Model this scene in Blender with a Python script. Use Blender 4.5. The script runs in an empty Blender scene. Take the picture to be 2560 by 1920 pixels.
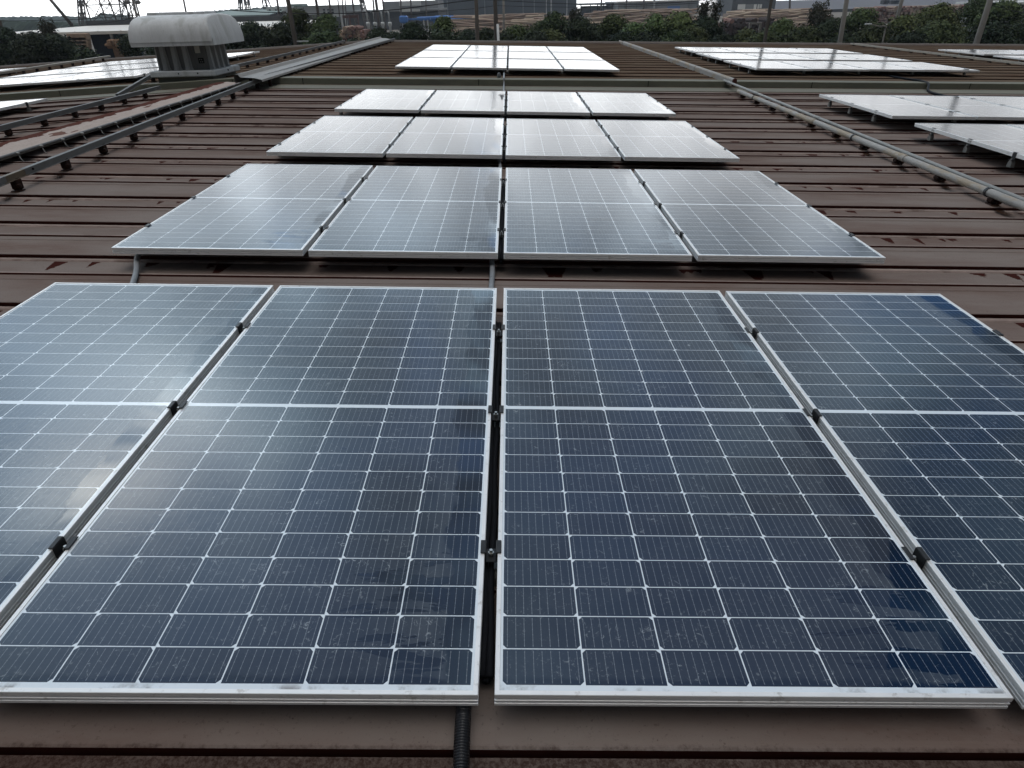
import bpy, math, random
import numpy as np
from mathutils import Vector, Matrix, noise
rnd = random.Random(7)
scene = bpy.context.scene
COL = scene.collection

# ---------------------------------------------------------------- camera, sky, sun, exposure
TH = math.atan(0.0375)                       # cross fall of the right roof wing
G = Matrix.Rotation(TH, 4, 'Y')              # roof frame -> world
CAM_H = 1.1807
R_ = Vector((0.99989126, -0.0030331, 0.01465624))
U_ = Vector((-0.01174453, 0.51285944, 0.85839225))
F_ = Vector((0.00891843, 0.85847104, -0.51278449))
cam = bpy.data.cameras.new('camera')
cam.lens = 22.5185; cam.sensor_width = 36.0; cam.sensor_fit = 'HORIZONTAL'
cam.clip_start = 0.02; cam.clip_end = 6000
camo = bpy.data.objects.new('camera', cam); COL.objects.link(camo)
M = Matrix.Identity(4)
for i in range(3):
    M[i][0] = R_[i]; M[i][1] = U_[i]; M[i][2] = -F_[i]
M[2][3] = CAM_H
camo.matrix_world = G @ M
scene.camera = camo
CW = G @ Vector((0, 0, CAM_H))

SUN_EL, SUN_AZ = math.radians(35), math.radians(-35)      # ahead of the camera, to the left, behind cloud
sun_dir = Vector((math.sin(SUN_AZ) * math.cos(SUN_EL), math.cos(SUN_AZ) * math.cos(SUN_EL), math.sin(SUN_EL)))
sl = bpy.data.lights.new('sun', 'SUN'); sl.energy = 0.5; sl.angle = math.radians(120); sl.color = (0.96, 0.985, 1.0)
so = bpy.data.objects.new('sun', sl); COL.objects.link(so)
so.rotation_euler = (-sun_dir).to_track_quat('-Z', 'Y').to_euler(); so.location = (-20, 30, 40)

scene.view_settings.view_transform = 'Standard'; scene.view_settings.look = 'None'
scene.view_settings.gamma = 1; scene.view_settings.exposure = 0.50
scene.render.engine = 'CYCLES'
scene.cycles.use_denoising = True
scene.cycles.max_bounces = 6; scene.cycles.glossy_bounces = 4; scene.cycles.diffuse_bounces = 3
scene.cycles.transparent_max_bounces = 6


class NT:
    """short hand for node trees"""
    def __init__(self, tree):
        self.t = tree; self.n = tree.nodes; self.l = tree.links
    def new(self, typ, **kw):
        nd = self.n.new(typ)
        for k, v in kw.items(): setattr(nd, k, v)
        return nd
    def put(self, sock, v):
        if isinstance(v, bpy.types.NodeSocket): self.l.new(v, sock)
        elif isinstance(v, (tuple, list)) and sock.type == 'RGBA' and len(v) == 3: sock.default_value = (*v, 1)
        else: sock.default_value = v
    def m(self, op, a, b=None, c=None, clamp=False):
        nd = self.n.new('ShaderNodeMath'); nd.operation = op; nd.use_clamp = clamp
        for i, v in enumerate((a, b, c)):
            if v is not None: self.put(nd.inputs[i], v)
        return nd.outputs[0]
    def ss(self, v, lo, hi, a=0.0, b=1.0):
        nd = self.n.new('ShaderNodeMapRange'); nd.interpolation_type = 'SMOOTHSTEP'
        self.put(nd.inputs[0], v); self.put(nd.inputs[1], lo); self.put(nd.inputs[2], hi)
        self.put(nd.inputs[3], a); self.put(nd.inputs[4], b)
        return nd.outputs[0]
    def mix(self, f, a, b, mode='MIX'):
        nd = self.n.new('ShaderNodeMix'); nd.data_type = 'RGBA'; nd.blend_type = mode
        self.put(nd.inputs[0], f); self.put(nd.inputs[6], a); self.put(nd.inputs[7], b)
        return nd.outputs[2]
    def noise(self, vec=None, scale=5, detail=3, rough=0.5, dist=0.0, out=0):
        nd = self.n.new('ShaderNodeTexNoise')
        if vec is not None: self.l.new(vec, nd.inputs['Vector'])
        nd.inputs['Scale'].default_value = scale; nd.inputs['Detail'].default_value = detail
        nd.inputs['Roughness'].default_value = rough; nd.inputs['Distortion'].default_value = dist
        return nd.outputs[out]
    def map(self, vec, scale=(1, 1, 1), loc=(0, 0, 0), rot=(0, 0, 0)):
        nd = self.n.new('ShaderNodeMapping'); self.l.new(vec, nd.inputs[0])
        self.put(nd.inputs[1], loc); nd.inputs[2].default_value = rot; nd.inputs[3].default_value = scale
        return nd.outputs[0]
    def xyz(self, vec):
        nd = self.n.new('ShaderNodeSeparateXYZ'); self.l.new(vec, nd.inputs[0]); return nd.outputs
    def comb(self, x, y, z):
        nd = self.n.new('ShaderNodeCombineXYZ')
        for i, v in enumerate((x, y, z)): self.put(nd.inputs[i], v)
        return nd.outputs[0]


# sky: thin broken overcast over a Nishita sky, brightest round the veiled sun and low ahead
world = bpy.data.worlds.new('World'); scene.world = world; world.use_nodes = True
w = NT(world.node_tree)
for nd in list(w.n): w.n.remove(nd)
sky = w.new('ShaderNodeTexSky', sky_type='NISHITA', sun_disc=False, sun_elevation=SUN_EL, sun_rotation=SUN_AZ)
tc = w.new('ShaderNodeTexCoord'); dirv = tc.outputs['Generated']
dx, dy, dz = w.xyz(dirv)
den = w.m('ADD', w.m('MAXIMUM', dz, 0.0), 0.28)
pv = w.comb(w.m('DIVIDE', dx, den), w.m('DIVIDE', dy, den), 0.0)
cl1 = w.noise(pv, 2.6, 5, 0.55, 0.5)
cl2 = w.noise(w.map(pv, (1, 1, 1), (4.1, 2.3, 0)), 4.2, 4, 0.55, 0.6)
dots = w.new('ShaderNodeVectorMath', operation='DOT_PRODUCT'); w.l.new(dirv, dots.inputs[0]); dots.inputs[1].default_value = sun_dir
dsun = dots.outputs['Value']
hsun = w.new('ShaderNodeVectorMath', operation='DOT_PRODUCT'); w.l.new(dirv, hsun.inputs[0]); hsun.inputs[1].default_value = (math.sin(SUN_AZ * .6), math.cos(SUN_AZ * .6), 0.0)
ahead = w.m('POWER', w.m('MULTIPLY_ADD', hsun.outputs['Value'], 0.5, 0.5), 2.6)
low = w.m('POWER', w.m('SUBTRACT', 1.0, w.m('MAXIMUM', dz, 0.0)), 3.2)
cs = w.m('MAXIMUM', dsun, 0.0)
aure = w.m('POWER', cs, 18); core = w.m('POWER', cs, 80)
lum = w.m('ADD', w.m('MULTIPLY', w.m('MULTIPLY', low, ahead), 8.2), w.m('MULTIPLY_ADD', ahead, 2.8, 0.6))
var = w.ss(cl2, 0.40, 0.66, 0.22, 2.3)
lum = w.m('MULTIPLY', lum, w.m('ADD', w.m('MULTIPLY', var, w.m('SUBTRACT', 1.0, low)), w.m('MULTIPLY', low, 1.25)))
zen = w.new('ShaderNodeVectorMath', operation='DOT_PRODUCT'); w.l.new(dirv, zen.inputs[0]); zen.inputs[1].default_value = (0.04, -0.16, 0.986)
zl_ = w.m('MULTIPLY', w.m('POWER', w.m('MAXIMUM', zen.outputs['Value'], 0.0), 15.0), 30.0)
lum = w.m('ADD', lum, w.m('ADD', w.m('MULTIPLY', aure, 1.2), w.m('MULTIPLY', core, 46.0)))
cover = w.ss(w.m('MULTIPLY_ADD', low, 0.45, cl1), 0.45, 0.58)
ccol = w.mix(w.m('MULTIPLY', core, 0.9), w.mix(w.ss(low, 0.10, 0.60), (0.50, 0.78, 1.0), (0.97, 0.985, 1.0)), (1.0, 0.975, 0.90))
cloud = w.new('ShaderNodeVectorMath', operation='SCALE'); w.l.new(ccol, cloud.inputs[0]); w.l.new(lum, cloud.inputs['Scale'])
blue = w.new('ShaderNodeVectorMath', operation='SCALE'); w.l.new(w.mix(1.0, sky.outputs[0], (0.50, 0.80, 1.15), 'MULTIPLY'), blue.inputs[0]); w.l.new(w.m('MULTIPLY_ADD', ahead, 0.85, 0.12), blue.inputs['Scale'])
zv_ = w.new('ShaderNodeVectorMath', operation='SCALE'); zv_.inputs[0].default_value = (1.0, 0.965, 0.925); w.l.new(zl_, zv_.inputs['Scale'])
skm = w.new('ShaderNodeVectorMath', operation='ADD'); w.l.new(w.mix(cover, blue.outputs[0], cloud.outputs[0]), skm.inputs[0]); w.l.new(zv_.outputs[0], skm.inputs[1])
skyc = skm.outputs[0]
bg = w.new('ShaderNodeBackground'); w.l.new(skyc, bg.inputs[0]); bg.inputs[1].default_value = 0.12
wo = w.new('ShaderNodeOutputWorld'); w.l.new(bg.outputs[0], wo.inputs[0])


# ---------------------------------------------------------------- helpers
class MB:
    """collects geometry for ONE mesh object"""
    def __init__(self):
        self.v = []; self.f = []; self.mi = []; self.uv = []
        self.has_uv = False
    def add(self, vs, fs, mi=0):
        o = len(self.v); self.v += [tuple(p) for p in vs]
        for f in fs: self.f.append(tuple(o + i for i in f)); self.mi.append(mi)
    def box(self, lo, hi, mi=0, mat=None):
        x0, y0, z0 = lo; x1, y1, z1 = hi
        vs = [(x0, y0, z0), (x1, y0, z0), (x1, y1, z0), (x0, y1, z0), (x0, y0, z1), (x1, y0, z1), (x1, y1, z1), (x0, y1, z1)]
        if mat is not None: vs = [mat @ Vector(p) for p in vs]
        self.add(vs, [(3, 2, 1, 0), (4, 5, 6, 7), (0, 1, 5, 4), (1, 2, 6, 5), (2, 3, 7, 6), (3, 0, 4, 7)], mi)
    def cbox(self, c, s, bev=0.0, mi=0, mat=None):
        """box with chamfered edges round its vertical axis and top"""
        x, y, z = s[0] / 2, s[1] / 2, s[2] / 2
        b = bev if bev else 0.0
        if b == 0:
            self.box((c[0] - x, c[1] - y, c[2] - z), (c[0] + x, c[1] + y, c[2] + z), mi, mat); return
        rings = []
        for zz, ins in ((-z, b), (-z + b, 0), (z - b, 0), (z, b)):
            xx, yy = x - ins, y - ins; bb = b * 0.8
            ring = [(-xx + bb, -yy), (xx - bb, -yy), (xx, -yy + bb), (xx, yy - bb), (xx - bb, yy), (-xx + bb, yy), (-xx, yy - bb), (-xx, -yy + bb)]
            rings.append([(c[0] + p[0], c[1] + p[1], c[2] + zz) for p in ring])
        vs = [p for r in rings for p in r]
        if mat is not None: vs = [mat @ Vector(p) for p in vs]
        fs = [tuple(reversed(range(8))), tuple(range(24, 32))]
        for k in range(3):
            for i in range(8):
                j = (i + 1) % 8
                fs.append((k * 8 + i, k * 8 + j, k * 8 + 8 + j, k * 8 + 8 + i))
        self.add(vs, fs, mi)
    def tube(self, pts, r, n=10, mi=0, cap=True):
        """swept tube; r is a number or a list"""
        pts = [Vector(p) for p in pts]; rs = r if isinstance(r, (list, tuple)) else [r] * len(pts)
        vs = []; fs = []
        up = Vector((0, 0, 1))
        for i, p in enumerate(pts):
            t = (pts[min(i + 1, len(pts) - 1)] - pts[max(i - 1, 0)]).normalized()
            a = t.cross(up)
            if a.length < 0.05: a = t.cross(Vector((0, 1, 0)))
            a.normalize(); b = a.cross(t)
            for k in range(n):
                an = 2 * math.pi * k / n
                vs.append(p + (a * math.cos(an) + b * math.sin(an)) * rs[i])
        for i in range(len(pts) - 1):
            for k in range(n):
                k2 = (k + 1) % n
                fs.append((i * n + k, i * n + k2, (i + 1) * n + k2, (i + 1) * n + k))
        if cap:
            fs.append(tuple(range(n))); fs.append(tuple(reversed(range((len(pts) - 1) * n, len(pts) * n))))
        self.add(vs, fs, mi)
    def prism(self, prof, ax0, ax1, axis='Y', mi=0, cap=True):
        """profile polygon [(a,b)...] extruded along an axis"""
        n = len(prof); vs = []
        for s in (ax0, ax1):
            for a, b in prof:
                vs.append({'Y': (a, s, b), 'X': (s, a, b)}[axis])
        fs = [(i, (i + 1) % n, n + (i + 1) % n, n + i) for i in range(n)]
        if cap: fs += [tuple(reversed(range(n))), tuple(range(n, 2 * n))]
        self.add(vs, fs, mi)
    def build(self, name, mats, parent=None, mat=None, smooth=False, fix=True):
        me = bpy.data.meshes.new(name); me.from_pydata(self.v, [], self.f)
        if not isinstance(mats, (list, tuple)): mats = [mats]
        for m_ in mats: me.materials.append(m_)
        me.polygons.foreach_set('material_index', self.mi)
        if smooth: me.polygons.foreach_set('use_smooth', [True] * len(self.f))
        if fix:
            import bmesh
            bm = bmesh.new(); bm.from_mesh(me); bmesh.ops.recalc_face_normals(bm, faces=bm.faces); bm.to_mesh(me); bm.free()
        me.update()
        o = bpy.data.objects.new(name, me); COL.objects.link(o)
        if parent is not None: o.parent = parent
        if mat is not None: o.matrix_world = mat
        return o


def smooth_by_angle(o, deg=40):
    me = o.data; me.polygons.foreach_set('use_smooth', [True] * len(me.polygons))
    try: me.set_sharp_from_angle(angle=math.radians(deg))
    except Exception: pass


def tag(o, label=None, cat=None, group=None, kind=None):
    if label: o['label'] = label
    if cat: o['category'] = cat
    if group: o['group'] = group
    if kind: o['kind'] = kind
    return o


def empty(name, mat):
    o = bpy.data.objects.new(name, None); o.empty_display_size = 0.1; COL.objects.link(o); o.matrix_world = mat
    return o


def copy_tree(o, mat):
    """a thing with copies of its parts and their sub-parts (mesh data shared)"""
    c = o.copy(); COL.objects.link(c); c.matrix_world = mat
    for ch in [x for x in bpy.data.objects if x.parent == o]:
        k = ch.copy(); COL.objects.link(k); k.parent = c
        for g in [x for x in bpy.data.objects if x.parent == ch]:
            q = g.copy(); COL.objects.link(q); q.parent = k
    return c


SK, XF, KL = 0.009, -4.5, 0.075
def skew(Y): return SK * max(0.0, Y - 5.0)
def WY(x, Y): return Y + skew(Y) * max(x, XF)
def zl(x): return KL * (x - XF) if x < XF else 0.0      # left wing falls away
LT = Matrix.Rotation(-math.atan(KL), 4, 'Y')

def roof_mat(x, Y, z=0.0, yaw=None):
    """matrix of something lying on the roof at plan position x, Y, height z over the panel plane"""
    if x < XF:
        return G @ Matrix.Translation((x, WY(x, Y), z + zl(x))) @ LT
    return G @ Matrix.Translation((x, WY(x, Y), z)) @ Matrix.Rotation(math.atan(skew(Y)) if yaw is None else yaw, 4, 'Z')

def at(u, v, Y):
    """the point of the world at distance Y seen in direction (u, v) of a 2560 x 1920 frame; used only to survey far things"""
    D = G.to_3x3() @ (F_ + R_ * ((u - 1280) / 1601.312) - U_ * ((v - 960) / 1601.312))
    return CW + D * ((Y - CW.y) / D.y)


# ---------------------------------------------------------------- materials
def newmat(name):
    m_ = bpy.data.materials.new(name); m_.use_nodes = True
    t = NT(m_.node_tree); b = t.n['Principled BSDF']
    return m_, t, b

def simple(name, col, rough=0.6, metal=0.0, var=0.25, scale=6.0, spec=0.5, dirt=None, stretch=(1, 1, 1), bump=0.0):
    m_, t, b = newmat(name)
    tcn = t.new('ShaderNodeTexCoord'); oc = t.map(tcn.outputs['Object'], stretch)
    n1 = t.noise(oc, scale, 4, 0.6); n2 = t.noise(oc, scale * 7, 3, 0.6)
    f = t.m('MULTIPLY_ADD', t.m('ADD', n1, t.m('MULTIPLY', n2, 0.5)), 2 * var, 1 - 1.5 * var)
    c = t.mix(1.0, col, t.comb(f, f, f), 'MULTIPLY')
    if dirt:
        k = t.ss(t.noise(oc, scale * 0.6, 5, 0.65), dirt[1], dirt[1] + 0.12)
        c = t.mix(t.m('MULTIPLY', k, dirt[2] if len(dirt) > 2 else 0.8), c, dirt[0])
    t.put(b.inputs['Base Color'], c); t.put(b.inputs['Roughness'], t.m('MULTIPLY_ADD', n1, 0.3, rough - 0.15))
    b.inputs['Metallic'].default_value = metal; b.inputs['Specular IOR Level'].default_value = spec * 0.25
    if bump:
        bp = t.new('ShaderNodeBump'); bp.inputs['Strength'].default_value = bump; bp.inputs['Distance'].default_value = 0.01
        t.l.new(n2, bp.inputs['Height']); t.l.new(bp.outputs[0], b.inputs['Normal'])
    return m_

def cell_material():
    m_, t, b = newmat('solar_glass')
    tcn = t.new('ShaderNodeTexCoord'); x, y, z = t.xyz(tcn.outputs['Object'])      # x centred, y from the lower frame
    oi = t.new('ShaderNodeObjectInfo').outputs['Random']
    L = 2.1056; px_, py_ = 0.1685, 0.0852; cw, ch = 0.1657, 0.0829; gap = 0.0165
    cx = t.m('ADD', x, px_ * 3)
    ci = t.m('FLOOR', t.m('DIVIDE', cx, px_)); fx = t.m('SUBTRACT', cx, t.m('MULTIPLY', t.m('ADD', ci, 0.5), px_))
    inx = t.m('LESS_THAN', t.m('ABSOLUTE', x), px_ * 3)
    yc = t.m('SUBTRACT', y, L / 2)
    up = t.m('GREATER_THAN', yc, 0.0)
    ay = t.m('SUBTRACT', t.m('ABSOLUTE', yc), gap / 2)
    ri = t.m('FLOOR', t.m('DIVIDE', ay, py_)); fy = t.m('SUBTRACT', ay, t.m('MULTIPLY', t.m('ADD', ri, 0.5), py_))
    iny = t.m('MULTIPLY', t.m('GREATER_THAN', ay, 0.0), t.m('LESS_THAN', ri, 11.5))
    axx = t.m('ABSOLUTE', fx); ayy = t.m('ABSOLUTE', fy)
    inc = t.m('MULTIPLY', t.m('LESS_THAN', axx, cw / 2), t.m('LESS_THAN', ayy, ch / 2))
    # cut corners: odd columns at one long side, even columns at the other
    par = t.m('MULTIPLY_ADD', t.m('MODULO', ci, 2.0), 2.0, -1.0)                    # -1 / +1
    sgn = t.m('MULTIPLY', par, t.m('MULTIPLY_ADD', up, 2.0, -1.0))
    side = t.m('MULTIPLY', fy, sgn)                                               # >0 on the cut side
    cut = t.m('GREATER_THAN', t.m('ADD', axx, side), cw / 2 + ch / 2 - 0.0080)
    cell = t.m('MULTIPLY', t.m('MULTIPLY', inc, t.m('MULTIPLY', inx, iny)), t.m('SUBTRACT', 1.0, cut))
    # nine bus bars
    bx = t.m('SUBTRACT', t.m('FRACT', t.m('DIVIDE', t.m('ADD', fx, cw / 2), cw / 9)), 0.5)
    bus = t.m('MULTIPLY', t.m('LESS_THAN', t.m('ABSOLUTE', bx), 0.026), t.m('LESS_THAN', ayy, ch / 2 - 0.0035))
    pad = t.m('MULTIPLY', t.m('LESS_THAN', t.m('ABSOLUTE', bx), 0.05), t.m('LESS_THAN', t.m('ABSOLUTE', t.m('SUBTRACT', t.m('FRACT', t.m('MULTIPLY', t.m('ADD', fy, ch / 2), 6 / ch)), 0.5)), 0.1))
    bus = t.m('MAXIMUM', bus, t.m('MULTIPLY', t.m('MULTIPLY', pad, 0.8), t.m('LESS_THAN', ayy, ch / 2 - 0.0035)))
    # each cell its own shade of blue black
    wn = t.new('ShaderNodeTexWhiteNoise'); wn.noise_dimensions = '3D'
    t.l.new(t.comb(ci, t.m('MULTIPLY_ADD', up, 20.0, ri), t.m('MULTIPLY', oi, 37.0)), wn.inputs['Vector'])
    cellc = t.mix(wn.outputs['Value'], (0.003, 0.009, 0.023), (0.006, 0.016, 0.036))
    col = t.mix(cell, (0.56, 0.61, 0.65), cellc)
    col = t.mix(t.m('MULTIPLY', t.m('MULTIPLY', bus, cell), 0.33), col, (0.38, 0.42, 0.46))
    # dust film: mottled, smudged, washed off along the right and lower right edge
    pos = t.comb(t.m('MULTIPLY_ADD', oi, 31.0, x), t.m('MULTIPLY_ADD', oi, 17.0, y), oi)
    nb = t.noise(pos, 1.6, 3, 0.5); nm = t.noise(pos, 14, 5, 0.65, 0.5); nf = t.noise(pos, 52, 5, 0.72, 1.6)
    edge = t.m('ADD', t.m('SUBTRACT', 0.509, x), t.m('MULTIPLY', t.m('SUBTRACT', t.noise(t.map(pos, (1, 0.35, 1)), 9, 5, 0.6), 0.5), 0.12))
    band = t.m('MULTIPLY_ADD', nb, 0.20, -0.015)
    washed = t.ss(t.m('SUBTRACT', edge, band), 0.006, -0.004)
    rip = t.noise(t.map(pos, (1.6, 9, 1)), 2.2, 5, 0.62, 0.4)
    ripz = t.m('MULTIPLY', t.ss(x, 0.05, 0.40), t.ss(y, 0.75, 0.1))
    washed = t.m('MAXIMUM', washed, t.ss(t.m('MULTIPLY_ADD', ripz, 0.20, rip), 0.70, 0.715))
    low_ = t.m('ADD', y, t.m('MULTIPLY', t.m('SUBTRACT', nm, 0.5), 0.05))
    washed = t.m('MAXIMUM', washed, t.ss(low_, 0.045, 0.03, 0.0, 0.85))
    film = t.m('SUBTRACT', 1.0, washed)
    spk = t.m('MULTIPLY', t.ss(nf, 0.57, 0.70), t.ss(nm, 0.40, 0.62))
    dr = t.new('ShaderNodeTexVoronoi'); dr.inputs['Scale'].default_value = 5.5; t.l.new(t.map(pos, (1, 0.8, 1)), dr.inputs['Vector'])
    drop = t.m('MULTIPLY', t.ss(t.m('ADD', dr.outputs['Distance'], t.m('MULTIPLY', nf, 0.05)), 0.062, 0.045), t.m('GREATER_THAN', t.xyz(dr.outputs['Color'])[0], 0.72))
    spk = t.m('MAXIMUM', spk, t.m('MULTIPLY', drop, 0.9))
    dust = t.m('MULTIPLY', film, t.m('ADD', t.m('MULTIPLY_ADD', nm, 0.048, t.m('MULTIPLY', nb, 0.012)), t.m('MULTIPLY', spk, 0.42)))
    strk = t.m('MULTIPLY', t.ss(t.noise(t.map(pos, (1, 0.12, 1)), 13, 3, 0.6), 0.45, 0.7), t.ss(x, 0.18, 0.46))
    dust = t.m('MULTIPLY_ADD', t.m('MULTIPLY', strk, film), 0.05, dust)
    col = t.mix(dust, col, (0.42, 0.46, 0.48))
    # grime line gathered at the lower frame
    gr = t.m('MULTIPLY', t.ss(y, 0.030, 0.012), t.ss(t.noise(t.map(pos, (1, 1, 1)), 9, 5, 0.7), 0.50, 0.68))
    col = t.mix(t.m('MULTIPLY', gr, 0.7), col, (0.10, 0.085, 0.07))
    t.put(b.inputs['Base Color'], col)
    rg = t.m('MULTIPLY_ADD', film, t.m('MULTIPLY_ADD', nm, 0.10, 0.05), 0.03)
    t.put(b.inputs['Roughness'], rg)
    b.inputs['IOR'].default_value = 1.5
    bp = t.new('ShaderNodeBump'); bp.inputs['Strength'].default_value = 0.05; bp.inputs['Distance'].default_value = 0.004
    t.l.new(t.m('MULTIPLY', nf, film), bp.inputs['Height']); t.l.new(bp.outputs[0], b.inputs['Normal'])
    return m_

def frame_material():
    m_, t, b = newmat('anodised_aluminium')
    tcn = t.new('ShaderNodeTexCoord'); oi = t.new('ShaderNodeObjectInfo').outputs['Random']
    oc = t.map(tcn.outputs['Object'], (1, 1, 1), t.comb(t.m('MULTIPLY', oi, 50.0), 0.0, 0.0))
    n = t.noise(t.map(oc, (1, 1, 12)), 14, 4, 0.6); g = t.noise(oc, 30, 5, 0.7)
    c = t.mix(n, (0.58, 0.58, 0.575), (0.72, 0.72, 0.71))
    c = t.mix(t.ss(g, 0.56, 0.70, 0.0, 0.6), c, (0.30, 0.28, 0.25))
    t.put(b.inputs['Base Color'], c); b.inputs['Metallic'].default_value = 0.35
    t.put(b.inputs['Roughness'], t.m('MULTIPLY_ADD', n, 0.2, 0.36))
    return m_

def roof_material(shaded=False, far=False):
    """weathered brown roof paint; UV.x runs along the rib, UV.y is the distance below the next lap"""
    m_, t, b = newmat('shaded_roof_paint' if shaded else 'weathered_roof_paint')
    tcn = t.new('ShaderNodeTexCoord'); oc = tcn.outputs['Object']; u, v, _ = t.xyz(tcn.outputs['UV'])
    n1 = t.noise(t.map(oc, (0.5, 1.6, 1)), 1.4, 4, 0.6); n2 = t.noise(t.map(oc, (1, 3, 1)), 11, 5, 0.65); n3 = t.noise(oc, 90, 3, 0.7)
    if shaded:
        c = t.mix(n2, (0.030, 0.009, 0.007), (0.056, 0.018, 0.014))  # red paint darkened to carry the shade on the lap risers
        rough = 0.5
    else:
        c = t.mix(t.ss(n1, 0.34, 0.64), (0.070, 0.045, 0.031) if far else (0.118, 0.084, 0.072), (0.105, 0.080, 0.058) if far else (0.168, 0.142, 0.129))
        c = t.mix(t.ss(n2, 0.35, 0.75, 0.0, 0.2 if far else 0.55), c, (0.150, 0.122, 0.108))
        c = t.mix(t.ss(n3, 0.58, 0.75, 0.0, 0.45), c, (0.052, 0.038, 0.033))
        st = t.noise(t.map(oc, (0.25, 26, 1)), 2.0, 4, 0.6)
        c = t.mix(t.ss(st, 0.55, 0.75, 0.0, 0.35), c, (0.17, 0.13, 0.112))
        yy = t.xyz(oc)[1]; dz_ = t.m('ADD', yy, t.m('MULTIPLY', t.m('SUBTRACT', t.noise(oc, 30, 5, 0.75), 0.5), 0.035))
        dn = t.noise(oc, 120, 4, 0.75); mossy = t.m('MULTIPLY', t.ss(dz_, 0.745, 0.722), t.ss(dn, 0.36, 0.66, 1.0, 0.55))
        c = t.mix(t.m('MULTIPLY', mossy, 0.92), c, (0.026, 0.014, 0.011))
        speck = t.m('MULTIPLY', t.ss(dn, 0.60, 0.70), t.ss(t.noise(oc, 7, 4, 0.6), 0.42, 0.62))
        c = t.mix(t.m('MULTIPLY', speck, 0.6), c, (0.042, 0.028, 0.022))
        # bare red patches that hang from the laps
        h1 = t.noise(t.comb(t.m('MULTIPLY', u, 1.0), 0.0, 0.0), 5.2, 2.0, 0.5)
        h2 = t.noise(t.comb(u, t.m('MULTIPLY', v, 6.0), 3.0), 17, 3, 0.6)
        hh = t.m('ADD', t.m('MULTIPLY', t.m('SUBTRACT', h1, 0.545), 1.75), t.m('MULTIPLY', t.m('SUBTRACT', h2, 0.5), 0.13))
        hh = t.m('MINIMUM', hh, 0.15)
        patch = t.m('MULTIPLY', t.m('GREATER_THAN', hh, t.m('SUBTRACT', v, 0.038)), t.m('LESS_THAN', v, 0.24))
        patch = t.m('MULTIPLY', patch, t.m('GREATER_THAN', v, 0.034))
        rim = t.m('MULTIPLY', t.m('GREATER_THAN', t.m('ADD', hh, 0.006), t.m('SUBTRACT', v, 0.038)), t.m('MULTIPLY', t.m('LESS_THAN', v, 0.24), t.m('GREATER_THAN', v, 0.034)))
        c = t.mix(t.m('MULTIPLY', rim, 0.4), c, (0.20, 0.165, 0.14))
        c = t.mix(patch, c, (0.036, 0.012, 0.010))
        rough = t.m('MULTIPLY_ADD', n2, 0.2, t.m('MULTIPLY_ADD', patch, -0.05, 0.50))
    t.put(b.inputs['Base Color'], c); t.put(b.inputs['Roughness'], rough)
    b.inputs['Specular IOR Level'].default_value = 0.0
    bp = t.new('ShaderNodeBump'); bp.inputs['Strength'].default_value = 0.25; bp.inputs['Distance'].default_value = 0.004
    t.l.new(t.m('ADD', n2, t.m('MULTIPLY', n3, 0.3)), bp.inputs['Height']); t.l.new(bp.outputs[0], b.inputs['Normal'])
    return m_

def cap_material():
    """chalky, peeling ridge cap: pale top coat gone along one edge"""
    m_, t, b = newmat('peeling_cap_paint')
    tcn = t.new('ShaderNodeTexCoord'); oc = tcn.outputs['Object']; x, y, z = t.xyz(oc)
    n1 = t.noise(oc, 2.6, 5, 0.6); n2 = t.noise(t.map(oc, (8, 1.2, 1)), 3, 4, 0.6); n3 = t.noise(oc, 45, 4, 0.7)
    c = t.mix(n2, (0.26, 0.215, 0.19), (0.40, 0.35, 0.32)); c = t.mix(t.ss(n3, 0.5, 0.7, 0.0, 0.5), c, (0.19, 0.15, 0.13))
    e = t.m('ADD', x, t.m('MULTIPLY', t.m('SUBTRACT', n1, 0.5), 0.32))
    c = t.mix(t.ss(e, 0.130, 0.122), c, (0.075, 0.034, 0.028))
    isl = t.ss(t.noise(t.map(oc, (3, 1.1, 1), (7, 3, 0)), 1.5, 3, 0.5), 0.66, 0.68)
    c = t.mix(isl, c, (0.13, 0.075, 0.062))
    t.put(b.inputs['Base Color'], c); b.inputs['Roughness'].default_value = 0.7; b.inputs['Specular IOR Level'].default_value = 0.0
    return m_

def leaf_material(name, a, bcol, cc):
    m_, t, b = newmat(name)
    g = t.new('ShaderNodeNewGeometry'); tcn = t.new('ShaderNodeTexCoord')
    n1 = t.noise(tcn.outputs['Object'], 0.55, 3, 0.6); r = g.outputs['Random Per Island']
    c = t.mix(t.ss(n1, 0.35, 0.68), a, bcol); c = t.mix(t.m('MULTIPLY', t.m('POWER', r, 3.0), 0.7), c, cc)
    oi = t.new('ShaderNodeObjectInfo').outputs['Random']
    hsv = t.new('ShaderNodeHueSaturation'); t.l.new(c, hsv.inputs['Color']); t.put(hsv.inputs['Hue'], t.m('MULTIPLY_ADD', oi, 0.05, 0.47)); t.put(hsv.inputs['Value'], t.m('MULTIPLY_ADD', t.m('FRACT', t.m('MULTIPLY', oi, 7.3)), 0.45, 0.55))
    hsv.inputs['Saturation'].default_value = 0.85
    t.put(b.inputs['Base Color'], hsv.outputs[0]); b.inputs['Roughness'].default_value = 0.7; b.inputs['Specular IOR Level'].default_value = 0.1
    return m_

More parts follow.
